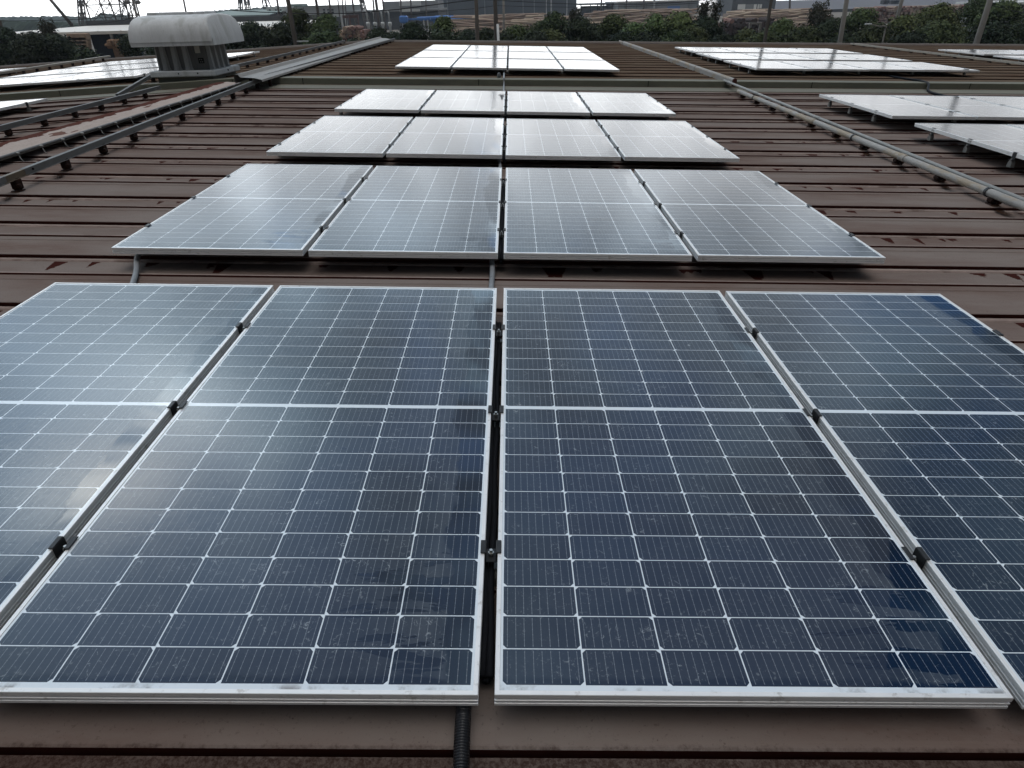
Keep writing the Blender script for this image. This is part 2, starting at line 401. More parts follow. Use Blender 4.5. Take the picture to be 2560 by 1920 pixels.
MT = {}
MT['glass'] = cell_material(); MT['frame'] = frame_material()
MT['roof'] = roof_material(); MT['lap_far'] = simple('shaded_far_paint', (0.022, 0.009, 0.007), 0.8, 0, 0.3, 5, 0.0); MT['roof_far'] = roof_material(False, True); MT['lit_worn'] = simple('lit_worn_paint_edge', (0.235, 0.185, 0.165), 0.6, 0, 0.5, 5, 0.0, ((0.10, 0.07, 0.06), 0.52, 0.8), (0.6, 1, 1)); MT['lap'] = roof_material(True); MT['cap'] = cap_material()  # far risers carry painted shade; edge paint carries a painted highlight
MT['back'] = simple('white_back_sheet', (0.6, 0.62, 0.63), 0.6)
MT['black'] = simple('black_anodised_metal', (0.030, 0.031, 0.033), 0.42, 0.3, 0.3, 40)
MT['bolt'] = simple('zinc_bolt', (0.42, 0.42, 0.40), 0.35, 0.9, 0.2, 60)
MT['foot_alu'] = simple('dull_aluminium', (0.16, 0.16, 0.155), 0.45, 0.6, 0.3, 30)
MT['conduit'] = simple('black_conduit_plastic', (0.012, 0.013, 0.016), 0.45, 0, 0.25, 30, 0.06)
MT['ribbed'] = simple('black_ribbed_plastic', (0.010, 0.011, 0.014), 0.40, 0, 0.2, 30, 2.0)
MT['grey_conduit'] = simple('grey_conduit_plastic', (0.17, 0.18, 0.19), 0.5, 0, 0.3, 20, 0.5, ((0.06, 0.06, 0.06), 0.55, 0.6))
MT['rail'] = simple('galvanised_rail', (0.105, 0.106, 0.106), 0.6, 0.1, 0.3, 9, 0.5, ((0.13, 0.125, 0.12), 0.55, 0.5), (1, 0.3, 1))
MT['brown_splice'] = simple('brown_splice_plate', (0.10, 0.078, 0.055), 0.55, 0.2, 0.3, 20)
MT['rust'] = simple('rusted_foot', (0.020, 0.011, 0.009), 0.8, 0, 0.5, 40, 0.2, ((0.05, 0.02, 0.012), 0.5), bump=0.4)
MT['rail_tan'] = simple('tan_painted_rail', (0.30, 0.275, 0.235), 0.55, 0.1, 0.25, 8, 0.4, ((0.14, 0.12, 0.10), 0.56, 0.6))
MT['flash'] = simple('green_grey_flashing', (0.122, 0.122, 0.096), 0.6, 0.0, 0.25, 3.0, 0.15, ((0.10, 0.10, 0.085), 0.54, 0.7), (0.4, 1, 1))
MT['flash_pale'] = simple('pale_flashing_apron', (0.145, 0.142, 0.115), 0.6, 0.0, 0.25, 4.0, 0.12, ((0.12, 0.11, 0.09), 0.54, 0.6), (0.5, 1, 1))
MT['verge'] = simple('verge_trim_paint', (0.115, 0.098, 0.088), 0.65, 0.0, 0.3, 3, 0.4)
MT['pipe'] = simple('weathered_steel_pipe', (0.255, 0.245, 0.23), 0.6, 0.1, 0.3, 7, 0.4, ((0.24, 0.185, 0.12), 0.47, 0.75), (1, 0.35, 1), 0.2)
MT['pipe2'] = simple('grey_steel_conduit', (0.22, 0.22, 0.21), 0.55, 0.2, 0.3, 9, 0.4, ((0.13, 0.12, 0.11), 0.55, 0.6), (1, 0.4, 1))
MT['duct_red'] = simple('rust_red_duct_end', (0.060, 0.022, 0.018), 0.7, 0, 0.4, 20)
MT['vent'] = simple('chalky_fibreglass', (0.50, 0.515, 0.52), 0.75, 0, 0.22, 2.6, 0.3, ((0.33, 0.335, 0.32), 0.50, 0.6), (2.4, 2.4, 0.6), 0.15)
MT['vent_dark'] = simple('shaded_stained_fibreglass', (0.12, 0.12, 0.117), 0.8, 0, 0.35, 5, 0.25, ((0.13, 0.13, 0.12), 0.50, 0.7), (3, 3, 0.5), 0.15)  # neck colour darkened to paint in the shade of its recess
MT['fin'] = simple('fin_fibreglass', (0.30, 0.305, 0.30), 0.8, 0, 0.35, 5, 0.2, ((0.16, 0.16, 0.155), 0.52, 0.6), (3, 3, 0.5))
MT['dark'] = simple('dark_interior', (0.012, 0.012, 0.012), 0.9, 0, 0.2, 10, 0.1)
MT['wall'] = simple('warehouse_wall_sheet', (0.26, 0.25, 0.23), 0.6, 0, 0.2, 1, 0.3)


# ---------------------------------------------------------------- the roof we stand on
Z0, Z1 = -0.148, -0.120                     # rib valley, rib top (panel plane is 0)
FAR_UP = 0.085                              # the sheets beyond the flashing lie higher
YFL = 12.53                                 # flashing line at x = 0
majors = [-3.36, -2.68, -2.0, -1.32, -0.64, 0.05, 0.735, 1.45, 2.2, 2.905, 3.585, 4.225, 4.88, 5.60, 6.28, 6.96, 7.63, 8.33, 9.02, 9.70, 10.38, 11.06, 11.74, 12.36]
far_majors = [12.95 + 0.655 * k for k in range(18)]
XR, XL = 30.0, -24.0
xs_right = [XF] + [XF + (XR - XF) * k / 6 for k in range(1, 7)]
xs_left = [XF - (XF - XL) * k / 4 for k in range(4, -1, -1)]

def sheet_profile(ms, up, y_end, minor_gap):
    """(Y, z, sheltered?) polyline seen from the side, plus UV.y (distance to the next lap)"""
    pts = []; zv = Z0 - (0.02 if up else 0.0)
    for k, mj in enumerate(ms):
        nxt = ms[k + 1] if k + 1 < len(ms) else y_end
        mn = nxt - minor_gap
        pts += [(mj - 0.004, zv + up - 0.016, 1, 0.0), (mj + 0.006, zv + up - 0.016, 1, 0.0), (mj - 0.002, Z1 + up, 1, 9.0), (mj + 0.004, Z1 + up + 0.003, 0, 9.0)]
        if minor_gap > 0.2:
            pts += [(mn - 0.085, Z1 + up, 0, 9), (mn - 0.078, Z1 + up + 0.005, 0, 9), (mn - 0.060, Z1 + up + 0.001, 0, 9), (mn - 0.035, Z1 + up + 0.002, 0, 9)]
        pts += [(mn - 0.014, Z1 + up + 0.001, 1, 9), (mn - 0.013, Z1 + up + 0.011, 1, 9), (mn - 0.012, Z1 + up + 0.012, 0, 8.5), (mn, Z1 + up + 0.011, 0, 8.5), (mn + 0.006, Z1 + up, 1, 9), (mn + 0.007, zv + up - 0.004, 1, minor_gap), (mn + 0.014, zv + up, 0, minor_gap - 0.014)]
        pts += [(nxt - 0.038, zv + up + 0.001, 0, 0.038), (nxt - 0.032, zv + up + 0.009, 0, 0.032), (nxt - 0.008, zv + up + 0.010, 0, 0.008)]
    return pts

def sheet(ms, up, y_end, xs, mgap):
    prof = sheet_profile(ms, up, y_end, mgap)
    mb = MB(); n = len(prof); uvs = []
    vs = []
    for x in xs:
        for (Y, z, sh, uv) in prof: vs.append((x, WY(x, Y), z + zl(x)))
    for i in range(len(xs) - 1):
        for j in range(n - 1):
            mb.f.append((i * n + j, (i + 1) * n + j, (i + 1) * n + j + 1, i * n + j + 1))
            dark_ = (prof[j][2] and prof[j + 1][2]) or (prof[j][2] and prof[j][3] < 0.01)  # risers take the paint with shade in its colour
            lit_worn_ = (prof[j][3] in (0.038, 0.032)) or prof[j][3] == 8.5  # flange and bump edges take the painted highlight
            lit_worn_ = lit_worn_ and not (0.55 < prof[j][0] < 0.76)
            mb.mi.append(1 if dark_ else (2 if lit_worn_ else 0))
            off = round(prof[j][0] / 0.68) * 7.31
            va = prof[j][3]; vb = prof[j + 1][3]
            if vb - va > 5 or va - vb > 5: va = vb = 9
            uvs += [(xs[i] + off, va), (xs[i + 1] + off, va), (xs[i + 1] + off, vb), (xs[i] + off, vb)]
    mb.v = vs
    return mb, uvs

bld = empty('warehouse', G @ Matrix.Translation((0, 0, -9.6)))
tag(bld, 'brown ribbed metal roof of a low warehouse that carries all the solar panels', 'building')
BI = Matrix.Translation((0, 0, 9.6))
def roof_part(name, mb, mats, uvs=None, **kw):
    o = mb.build(name, mats, bld, None, fix=kw.get('fix', True)); o.matrix_local = BI
    if uvs:
        ul = o.data.uv_layers.new(name='UVMap'); flat = [c for p in uvs for c in p]; ul.data.foreach_set('uv', flat)
    return o
for xs in (xs_right, xs_left):
    mb, uvs = sheet(majors, 0.0, YFL + 0.3, xs, 0.305); roof_part('roof_sheet', mb, [MT['roof'], MT['lap'], MT['lit_worn']], uvs, fix=False)
    mb, uvs = sheet(far_majors, FAR_UP, far_majors[-1] + 0.655, xs, 0.20); roof_part('roof_sheet', mb, [MT['roof_far'], MT['lap_far'], MT['roof_far']], uvs, fix=False)

def strip_x(mb, xs, prof, mi=0):
    """open profile [(Y,z)...] swept along x with the roof's own bend and skew"""
    n = len(prof); vs = [(x, WY(x, Y), z + zl(x)) for x in xs for (Y, z) in prof]
    fs = [(i * n + j, (i + 1) * n + j, (i + 1) * n + j + 1, i * n + j + 1) for i in range(len(xs) - 1) for j in range(n - 1)]
    mb.add(vs, fs, mi)
for side, xs in ((1, xs_right), (-1, xs_left)):
    mb = MB()
    strip_x(mb, xs, [(YFL + 0.42, Z1 + FAR_UP + 0.012), (YFL + 0.012, Z1 + FAR_UP + 0.024), (YFL, Z1 + FAR_UP + 0.018), (YFL, -0.118)], 0)
    strip_x(mb, xs, [(YFL - 0.003, -0.114), (YFL - 0.62, -0.108), (YFL - 0.625, -0.135)], 1)
    # sheet joints in the flashing
    x = xs[0] + 0.9
    while x < xs[-1]:
        if x > XF + .3 or side < 0:
            a = [(x, WY(x, YFL) - 0.004, Z1 + FAR_UP + 0.022 + zl(x)), (x + 0.012, WY(x, YFL) - 0.004, Z1 + FAR_UP + 0.022 + zl(x)), (x + 0.012, WY(x, YFL) - 0.006, -0.116 + zl(x)), (x, WY(x, YFL) - 0.006, -0.116 + zl(x))]
            mb.add(a, [(0, 1, 2, 3)], 2)
            mb.box((x + 0.012, WY(x, YFL) - 0.0055, -0.115 + zl(x)), (x + 0.05, WY(x, YFL) - 0.001, Z1 + FAR_UP + 0.021 + zl(x)), 0)
        x += 3.05
    roof_part('flashing', mb, [MT['flash'], MT['flash_pale'], MT['dark']], fix=False)
    mb = MB(); ye = far_majors[-1] + 0.655
    strip_x(mb, xs, [(ye - 0.05, Z1 + FAR_UP), (ye, Z1 + FAR_UP + 0.05), (ye + 0.02, Z1 + FAR_UP + 0.058), (ye + 0.14, Z1 + FAR_UP + 0.058), (ye + 0.15, Z1 + FAR_UP - 0.2)], 0)
    roof_part('verge_trim', mb, [MT['verge']], fix=False)
# walls below
mb = MB(); yb = WY(0, far_majors[-1] + 0.655)
for (xa, xb_) in zip(xs_right[:-1], xs_right[1:]):
    ya, y2 = WY(xa, far_majors[-1] + .7), WY(xb_, far_majors[-1] + .7)
    mb.add([(xa, ya, -10), (xb_, y2, -10), (xb_, y2, -0.2), (xa, ya, -0.2)], [(0, 1, 2, 3)])
for (xa, xb_) in zip(xs_left[:-1], xs_left[1:]):
    ya, y2 = WY(xa, far_majors[-1] + .7), WY(xb_, far_majors[-1] + .7)
    mb.add([(xa, ya, -10), (xb_, y2, -10), (xb_, y2, -0.2 + zl(xb_)), (xa, ya, -0.2 + zl(xa))], [(0, 1, 2, 3)])
mb.add([(XR - .2, -4, -10), (XR - .2, 32, -10), (XR - .2, 32, -0.2), (XR - .2, -4, -0.2)], [(0, 1, 2, 3)])
mb.add([(XL + .2, -4, -10), (XL + .2, 24, -10), (XL + .2, 24, -0.2 + zl(XL)), (XL + .2, -4, -0.2 + zl(XL))], [(0, 1, 2, 3)])
roof_part('wall', mb, [MT['wall']])


# ---------------------------------------------------------------- solar panels
PW, PL, PG = 1.04, 2.1056, 0.0315
def frame_mesh(W, L):
    mb = MB(); a = W / 2
    # cross section (inset, z): outer face with three grooves, top lip, inner drop
    sec = [(0.000, -0.035), (0.000, -0.0285), (0.0030, -0.0275), (0.0030, -0.0240), (0.0, -0.0230), (0.0, -0.0185), (0.0030, -0.0175), (0.0030, -0.0140), (0.0, -0.0130), (0.0, -0.0012), (0.0008, 0.0), (0.0098, 0.0), (0.0104, -0.0028), (0.0106, -0.035)]
    n = len(sec); vs = []
    for (i, z) in sec: vs += [(-a + i, i, z), (a - i, i, z), (a - i, L - i, z), (-a + i, L - i, z)]
    fs = []
    for k in range(n):
        k2 = (k + 1) % n
        for c in range(4):
            c2 = (c + 1) % 4
            fs.append((k * 4 + c, k * 4 + c2, k2 * 4 + c2, k2 * 4 + c))
    mb.add(vs, fs); return mb
def make_panel(W=PW, L=PL):
    root = empty('solar_panel', Matrix.Identity(4))
    frame_mesh(W, L).build('frame', MT['frame'], root)
    g = MB(); a = W / 2 - 0.0098
    g.add([(-a, 0.0098, -0.0022), (a, 0.0098, -0.0022), (a, L - 0.0098, -0.0022), (-a, L - 0.0098, -0.0022)], [(0, 1, 2, 3)])
    go = g.build('glass_sheet', MT['glass'], root, fix=False)
    k = MB(); k.box((-a, 0.0112, -0.009), (a, L - 0.0112, -0.006)); k.build('back_sheet', MT['back'], root)
    return root
proto = make_panel(); proto_used = [False]
wide = None
ORD = ['first', 'second', 'third', 'fourth', 'fifth', 'sixth']
def put_panel(x, Y, z, label, group, W=PW, LS=1.0, flat=False):
    """x = centre, Y = lower edge"""
    mat = G @ Matrix.Translation((x, Y, z)) if flat else roof_mat(x, Y, z, skew(Y) * 0.35)
    if W != PW or LS != 1.0: mat = mat @ Matrix.Diagonal((W / PW, LS, 1, 1))
    if not proto_used[0]:
        proto_used[0] = True; o = proto; o.matrix_world = mat
    else: o = copy_tree(proto, mat)
    return tag(o, label, 'solar panel', group)

def make_clamp(end=False):
    root = empty('panel_clamp', Matrix.Identity(4))
    j = MB()
    if not end:
        for s in (-1, 1):
            j.cbox((s * 0.0195, 0, 0.003), (0.013, 0.044, 0.004), 0.0012)
            j.box((s * 0.0135 - 0.0015, -0.022, -0.028), (s * 0.0135 + 0.0015, 0.022, 0.002))
        j.box((-0.0135, -0.022, -0.030), (0.0135, 0.022, -0.027))
    else:
        j.cbox((0.008, 0, 0.0032), (0.018, 0.045, 0.0044), 0.0012)
        j.box((-0.002, -0.025, -0.060), (0.002, 0.025, 0.006)); j.box((-0.028, -0.025, -0.062), (0.002, 0.025, -0.058))
    j.build('jaw', MT['black'], root)
    b = MB(); xb = 0.0 if not end else -0.014; zb = -0.008 if not end else -0.045
    b.tube([(xb, 0, zb - 0.04), (xb, 0, zb)], 0.0042, 10); b.tube([(xb, 0, zb - 0.014), (xb, 0, zb - 0.008)], 0.0078, 6)
    b.build('bolt', MT['bolt'], root)
    f = MB()
    wd = 0.04 if not end else 0.036
    f.prism([(-0.028, -0.125), (-0.026, -0.085), (-0.014, -0.070), (-0.014, -0.060), (0.014, -0.060), (0.014, -0.070), (0.026, -0.085), (0.028, -0.125)], -wd / 2, wd / 2, 'X')
    f.build('foot', MT['foot_alu'], root)
    return root
clamp_mid = make_clamp(); clamp_end = make_clamp(True); cl_used = set()
def put_clamp(x, Y, z, label, group, end=0):
    src = clamp_end if end else clamp_mid
    mat = roof_mat(x, Y, z)
    if end < 0: mat = mat @ Matrix.Rotation(math.pi, 4, 'Z')
    if src not in cl_used:
        cl_used.add(src); o = src; o.matrix_world = mat
    else: o = copy_tree(src, mat)
    return tag(o, label, 'clamp', group)

X0 = -2.1677
def pxc(k): return X0 + k * (PW + PG) + PW / 2 + (0.0014 if k >= 2 else 0)
rows = [(0.7758, 0.0072, -0.0027, 'nearest row'), (3.3907, 0.003, -0.0054, 'second row'), (5.9944, -0.0028, -0.0043, 'third row'), (8.5878, -0.0032, 0.005, 'fourth row')]
look = [['with a warm sun glint on its glass', 'with dusty glass and damp patches in its lower right corner', 'with dark blue glass', 'with the darkest glass, cut by the picture edge'],
        ['pale with cloud glare', 'with grey cloud reflected in it', 'blue grey above the thin grey conduit', 'bluish with a faint pole reflection'],
        ['bleached white by glare', 'whitish and smudged', 'whitish with streaks', 'pale grey with a clean right edge'],
        ['bleached white by glare', 'white with wavy dust marks', 'pale grey', 'pale bluish']]
side = ['leftmost', 'second from the left', 'third from the left', 'rightmost']
for r, (Y, ddx, z, nm) in enumerate(rows):
    for k in range(4):
        jz = rnd.uniform(-0.0015, 0.0015)
        put_panel(pxc(k) + ddx, Y, z + jz, f'silver framed solar panel, {side[k]} in the {nm} of the middle block', 'solar panels in the middle block', flat=True)
    for k in range(3):
        xg = X0 + (k + 1) * (PW + PG) - PG / 2 + ddx
        for c, yo in enumerate((0.40, 1.045, 1.67)):
            put_clamp(xg, Y + yo + rnd.uniform(-.012, .012), z, f'black clamp, {["lowest", "middle", "upper"][c]} in the gap between {ORD[k]} and {ORD[k+1]} panels of the {nm}', 'clamps between the panels')
    for c, yo in enumerate((0.40, 1.045, 1.67)):
        for e in (1, -1):
            xe = (X0 + ddx) if e > 0 else (pxc(3) + PW / 2 + ddx)
            put_clamp(xe, Y + yo, z, f'black end clamp, {["lowest", "middle", "upper"][c]} on the outer {"left" if e > 0 else "right"} edge of the {nm}', 'clamps on the outer panel edges', e)
Y3 = [13.47, 15.88, 18.29]; rw3 = ['front', 'middle', 'back']
for r in range(3):
    for k in range(4):
        put_panel(pxc(k), Y3[r], 0.0977 + rnd.uniform(-.002, .002), f'white solar panel, {side[k]} in the {rw3[r]} row behind the flashing', 'solar panels behind the flashing', PW, 1.075, True)
    for k in range(3):
        for c, yo in enumerate((0.35, 1.7)):
            put_clamp(X0 + (k + 1) * (PW + PG) - PG / 2, Y3[r] + yo, 0.0977, f'small {["lower", "upper"][c]} clamp between {ORD[k]} and {ORD[k+1]} panels, {rw3[r]} row behind the flashing', 'clamps between the panels')
# right hand blocks
def block(x0, n, W, rws, z, words, ends=(), tiny=False, side_=side):
    for (Y, rn) in rws:
        for k in range(n):
            xc = x0 + k * (W + 0.03) + W / 2
            nmx = 'leftmost' if k == 0 else ('rightmost' if k == n - 1 else f'{ORD[k]} from the left')
            put_panel(xc, Y, z + rnd.uniform(-.002, .002), f'pale solar panel, {nmx} in the {rn} {words}', 'solar panels at the right', W)
        for e in ends:
            xe = x0 if e > 0 else x0 + n * (W + 0.03) - 0.03
            for c, yo in enumerate((0.40, 1.045, 1.67)):
                put_clamp(xe, Y + yo, z, f'end clamp, {["lowest", "middle", "upper"][c]} on the {"left" if e > 0 else "right"} edge of the {rn} {words}', 'clamps on the outer panel edges', e)
        for k in range(n - 1):
            for c, yo in enumerate((0.40, 1.045, 1.67)):
                put_clamp(x0 + (k + 1) * (W + 0.03) - 0.015, Y + yo, z, f'{["lowest", "middle", "upper"][c]} clamp between {ORD[k]} and {ORD[k+1]} panels, {rn} {words}', 'clamps between the panels')
block(4.68, 4, 1.04, [(8.23, 'flashing side row')], 0.05, 'of the right block', (1,))
block(4.66, 3, 1.04, [(5.69, 'nearer row')], 0.05, 'of the right block', (1,))
block(4.95, 4, 1.155, [(13.83, 'front row'), (16.20, 'middle row'), (18.52, 'back row')], 0.10, 'of the far right block', (1, -1))
block(13.35, 3, 1.155, [(16.20, 'front row'), (18.52, 'back row')], 0.10, 'of the farthest right block', (1,))
# left wing
def lblock(xr, n, rws, z, words):
    for (Y, rn) in rws:
        for k in range(n):
            xc = xr - k * (PW + 0.03) - PW / 2
            nmx = 'rightmost' if k == 0 else ('leftmost' if k == n - 1 else f'{ORD[k]} from the right')
            put_panel(xc, Y + skew(Y) * 4.5, z + rnd.uniform(-.002, .002), f'white solar panel, {nmx} in the {rn} {words}', 'solar panels on the left roof wing')
        for c, yo in enumerate((0.40, 1.67)):
            put_clamp(xr, Y + skew(Y) * 4.5 + yo, z, f'small end clamp, {["lower", "upper"][c]} on the right edge of the {rn} {words}', 'clamps on the outer panel edges', -1)
lblock(-6.95, 4, [(13.13, 'front row'), (15.55, 'middle row'), (17.97, 'back row')], 0.08, 'beside the ventilator')
lblock(-7.08, 3, [(8.6, 'row')], 0.0, 'at the left picture edge')
lblock(-13.5, 3, [(17.85, 'row')], 0.08, 'beyond the left rail')


# ---------------------------------------------------------------- rails, cap, pipes on the roof
def lerp(a, b, t): return a + (b - a) * t
ribs_near = [m_ for m_ in majors if m_ > 0]
def on_roof(x, Y): return (Z1 if Y < YFL else Z1 + FAR_UP) + zl(x)

def bar(mb, p0, p1, prof, mi=0):
    """profile [(side, up)...] swept straight from p0 to p1 (roof frame, relative coords)"""
    p0, p1 = Vector(p0), Vector(p1); d = (p1 - p0).normalized(); s = d.cross(Vector((0, 0, 1))).normalized(); u = s.cross(d)
    n = len(prof); vs = [p0 + s * a + u * b for a, b in prof] + [p1 + s * a + u * b for a, b in prof]
    fs = [(i, (i + 1) % n, n + (i + 1) % n, n + i) for i in range(n)] + [tuple(reversed(range(n))), tuple(range(n, 2 * n))]
    mb.add(vs, fs, mi)

CHANNEL = [(-0.018, 0.052), (0.018, 0.052), (0.018, 0.004), (0.030, 0.004), (0.030, 0.0), (0.014, 0.0), (0.014, 0.048), (-0.016, 0.048), (-0.016, 0.0), (-0.020, 0.0)]
FLAT = [(-0.035, 0.05), (0.035, 0.05), (0.035, 0.0), (-0.035, 0.0)]
def foot_mesh(h):
    mb = MB(); mb.cbox((0, 0, h / 2 + 0.008), (0.055, 0.07, h - 0.01), 0.01); mb.cbox((0, -0.008, 0.006), (0.066, 0.08, 0.012), 0.004)
    mb.cbox((0.035, -0.03, h * 0.5), (0.03, 0.03, 0.03), 0.006)
    return mb
foot_data = {}
def make_rail(name, label, cat, p0, p1, prof, mat, group=None, splice=None, ribs=None, side_drop=0.0):
    """rail on rusty feet, one foot per rib"""
    base = G @ Matrix.Translation(p0); root = empty(name, base); tag(root, label, cat, group)
    d = Vector(p1) - Vector(p0); mb = MB()
    if splice:
        t0, t1 = splice
        bar(mb, (0, 0, 0), d * t0, prof); bar(mb, d * t1, d, prof)
    else: bar(mb, (0, 0, 0), d, prof)
    # bolt heads at quarter points
    for t in (0.02, 0.5, 0.98): mb.cbox(d * t + Vector((0.0225, 0, 0.032)), (0.006, 0.018, 0.018), 0.002)
    mb.build('rail_bar', mat, root)
    if splice:
        sp = MB(); bar(sp, d * (t0 - 0.004), d * (t1 + 0.004), [(a * 0.86, 0.003 + b * 0.9) for a, b in prof]); sp.build('splice_plate', MT['brown_splice'], root)
        bo = MB()
        for t in (t0 - 0.012, t1 + 0.012): bo.tube([d * t + Vector((0.018, 0, 0.032)), d * t + Vector((0.026, 0, 0.032))], 0.009, 8)
        bo.build('bolt', MT['dark'], root)
    for Y in ribs:
        t = (Y - p0[1]) / d.y
        if not -0.001 <= t <= 1.001: continue
        p = d * t; x = p0[0] + p.x; zt = p0[2] + p.z; zb = on_roof(x, Y + 0.05); h = zt - zb
        if h < 0.02: continue
        key = round(h, 2)
        if key not in foot_data:
            o = foot_mesh(max(key, 0.02) + 0.004).build('foot', MT['rust'], root); foot_data[key] = o.data
        else:
            o = bpy.data.objects.new('foot', foot_data[key]); COL.objects.link(o); o.parent = root
        o.location = (p.x, p.y, zb - p0[2] - 0.002)
    return root
def rib_ys(x, ms): return [WY(x, m_) + 0.10 for m_ in ms]
stain_spots = []
def rail_group(x): return rib_ys(x, ribs_near), rib_ys(x, far_majors)
rn_, rf_ = rail_group(-3.9)
make_rail('cable_rail', 'long grey steel rail with a brown splice, just right of the peeling ridge strip', 'rail', (-3.66, 3.6, -0.035), (-4.16, 11.72, -0.030), CHANNEL, MT['rail'], 'steel rails along the roof', (0.155, 0.185), rn_)
make_rail('cable_rail', 'grey steel rail beyond the flashing, right of the pale ridge cap', 'rail', (-4.12, 11.9, 0.015), (-3.86, 24.35, 0.020), CHANNEL, MT['rail'], 'steel rails along the roof', None, rf_)
rn_, rf_ = rail_group(-5.6)
make_rail('cable_rail', 'grey steel rail left of the peeling ridge strip, ending before the ventilator', 'rail', (-5.56, 5.6, -0.122), (-5.70, 11.45, -0.130), CHANNEL, MT['rail'], 'steel rails along the roof', None, rn_)
make_rail('cable_rail', 'grey steel rail running from behind the ventilator to the far verge', 'rail', (-5.62, 13.9, -0.06), (-5.46, 24.0, -0.05), CHANNEL, MT['rail'], 'steel rails along the roof', None, rf_)
make_rail('cable_rail', 'short sloping grey rail left of the ventilator base, crossing the flashing', 'rail', (-5.95, 10.6, -0.16), (-6.55, 13.05, -0.09), CHANNEL, MT['rail'], 'steel rails along the roof', None, [10.75, 12.95])
rn_, rf_ = rail_group(-13.2)
make_rail('cable_rail', 'grey steel rail at the far left beyond the blinding white panels', 'rail', (-12.75, 15.2, -0.585), (-13.3, 23.9, -0.60), FLAT, MT['rail_tan'], 'steel rails along the roof', None, rf_)
rn_, rf_ = rail_group(13.0)
make_rail('cable_rail', 'tan flat rail on dark feet at the right, beyond the far right panels', 'rail', (12.95, 15.0, 0.0), (12.55, 26.6, 0.0), FLAT, MT['rail_tan'], 'steel rails along the roof', None, rf_)

# ridge strip, near piece: peeling cap sheet with a rounded edge and wire brackets
root = empty('ridge_strip', G @ Matrix.Translation((-4.80, 3.4, -0.045)))
tag(root, 'peeling brown and pale ridge strip on brackets, running back to the ventilator', 'ridge strip')
mb = MB(); ys = [0.0, 1.4, 2.8, 4.2, 5.6, 7.0, 8.3]
prof = [(-0.06, -0.08), (0.0, 0.0), (0.05, 0.006), (0.20, 0.010), (0.40, 0.004)]
xo = lambda Y: -0.008 * Y + 0.006 * math.sin(Y * 2.1)
vs = [(a + xo(Y), Y, b + 0.004 * math.sin(Y * 3 + a * 9)) for Y in ys for a, b in prof]; n = len(prof)
mb.add(vs, [(i * n + j, i * n + j + 1, (i + 1) * n + j + 1, (i + 1) * n + j) for i in range(len(ys) - 1) for j in range(n - 1)])
mb.build('cap_sheet', MT['cap'], root, fix=False)
mb = MB(); mb.tube([(0.41 + xo(Y), Y, -0.004) for Y in ys], 0.013, 10); mb.build('edge_roll', MT['rail'], root, smooth=True)
mb = MB()
for a, b in zip(ys[:-1], ys[1:]): mb.add([(0.39 + xo(a), a, -0.006), (0.39 + xo(b), b, -0.006), (0.385 + xo(b), b, -0.034), (0.385 + xo(a), a, -0.034)], [(0, 1, 2, 3)])
mb.build('side_sheet', simple('grey_side_sheet', (0.19, 0.19, 0.18), 0.5, 0, 0.4, 6), root, fix=False)
Yb = 0.25; first = None
while Yb < 8.25:
    if first is None:
        mb = MB(); mb.tube([(0.39, 0, -0.016), (0.425, 0, -0.014), (0.435, 0, -0.028), (0.45, -0.01, -0.055), (0.47, -0.012, -0.073)], 0.0045, 6)
        mb.cbox((0.425, 0, -0.006), (0.03, 0.03, 0.02), 0.003); first = mb.build('bracket', MT['pipe2'], root, smooth=True); o = first
    else:
        o = first.copy(); COL.objects.link(o); o.parent = root
    o.location = (xo(Yb), Yb, 0); Yb += 0.335
# ridge cap beyond the flashing
root = empty('ridge_capping', G @ Matrix.Translation((-4.39, 11.35, 0.0)))
tag(root, 'pale grey folded ridge cap beyond the flashing, right of the ventilator', 'ridge cap')
mb = MB(); prof = [(-0.02, -0.03), (-0.03, 0.05), (-0.01, 0.10), (0.04, 0.105), (0.07, 0.06), (0.28, 0.055), (0.41, 0.03), (0.415, 0.0)]
ys = [0, 2.6, 5.2, 7.8, 10.4, 12.8]; n = len(prof)
vs = [(a * (1 - Y * .012) + Y * 0.006, Y, b + 0.012 + 0.004 * math.sin(Y * 2)) for Y in ys for a, b in prof]
mb.add(vs, [(i * n + j, i * n + j + 1, (i + 1) * n + j + 1, (i + 1) * n + j) for i in range(len(ys) - 1) for j in range(n - 1)])
o = mb.build('cap_sheet', simple('pale_cap_sheet', (0.21, 0.205, 0.195), 0.55, 0.05, 0.3, 4, 0.4, ((0.2, 0.18, 0.16), 0.55, 0.6), (1, 0.3, 1)), root, fix=False)
mb = MB()
for k in range(18): mb.box((0.02, 0.5 + k * 0.65, -0.16), (0.06, 0.56 + k * 0.65, 0.06)); mb.box((0.34, 0.5 + k * 0.65, -0.16), (0.38, 0.56 + k * 0.65, 0.03))
mb.build('support', MT['rust'], root)

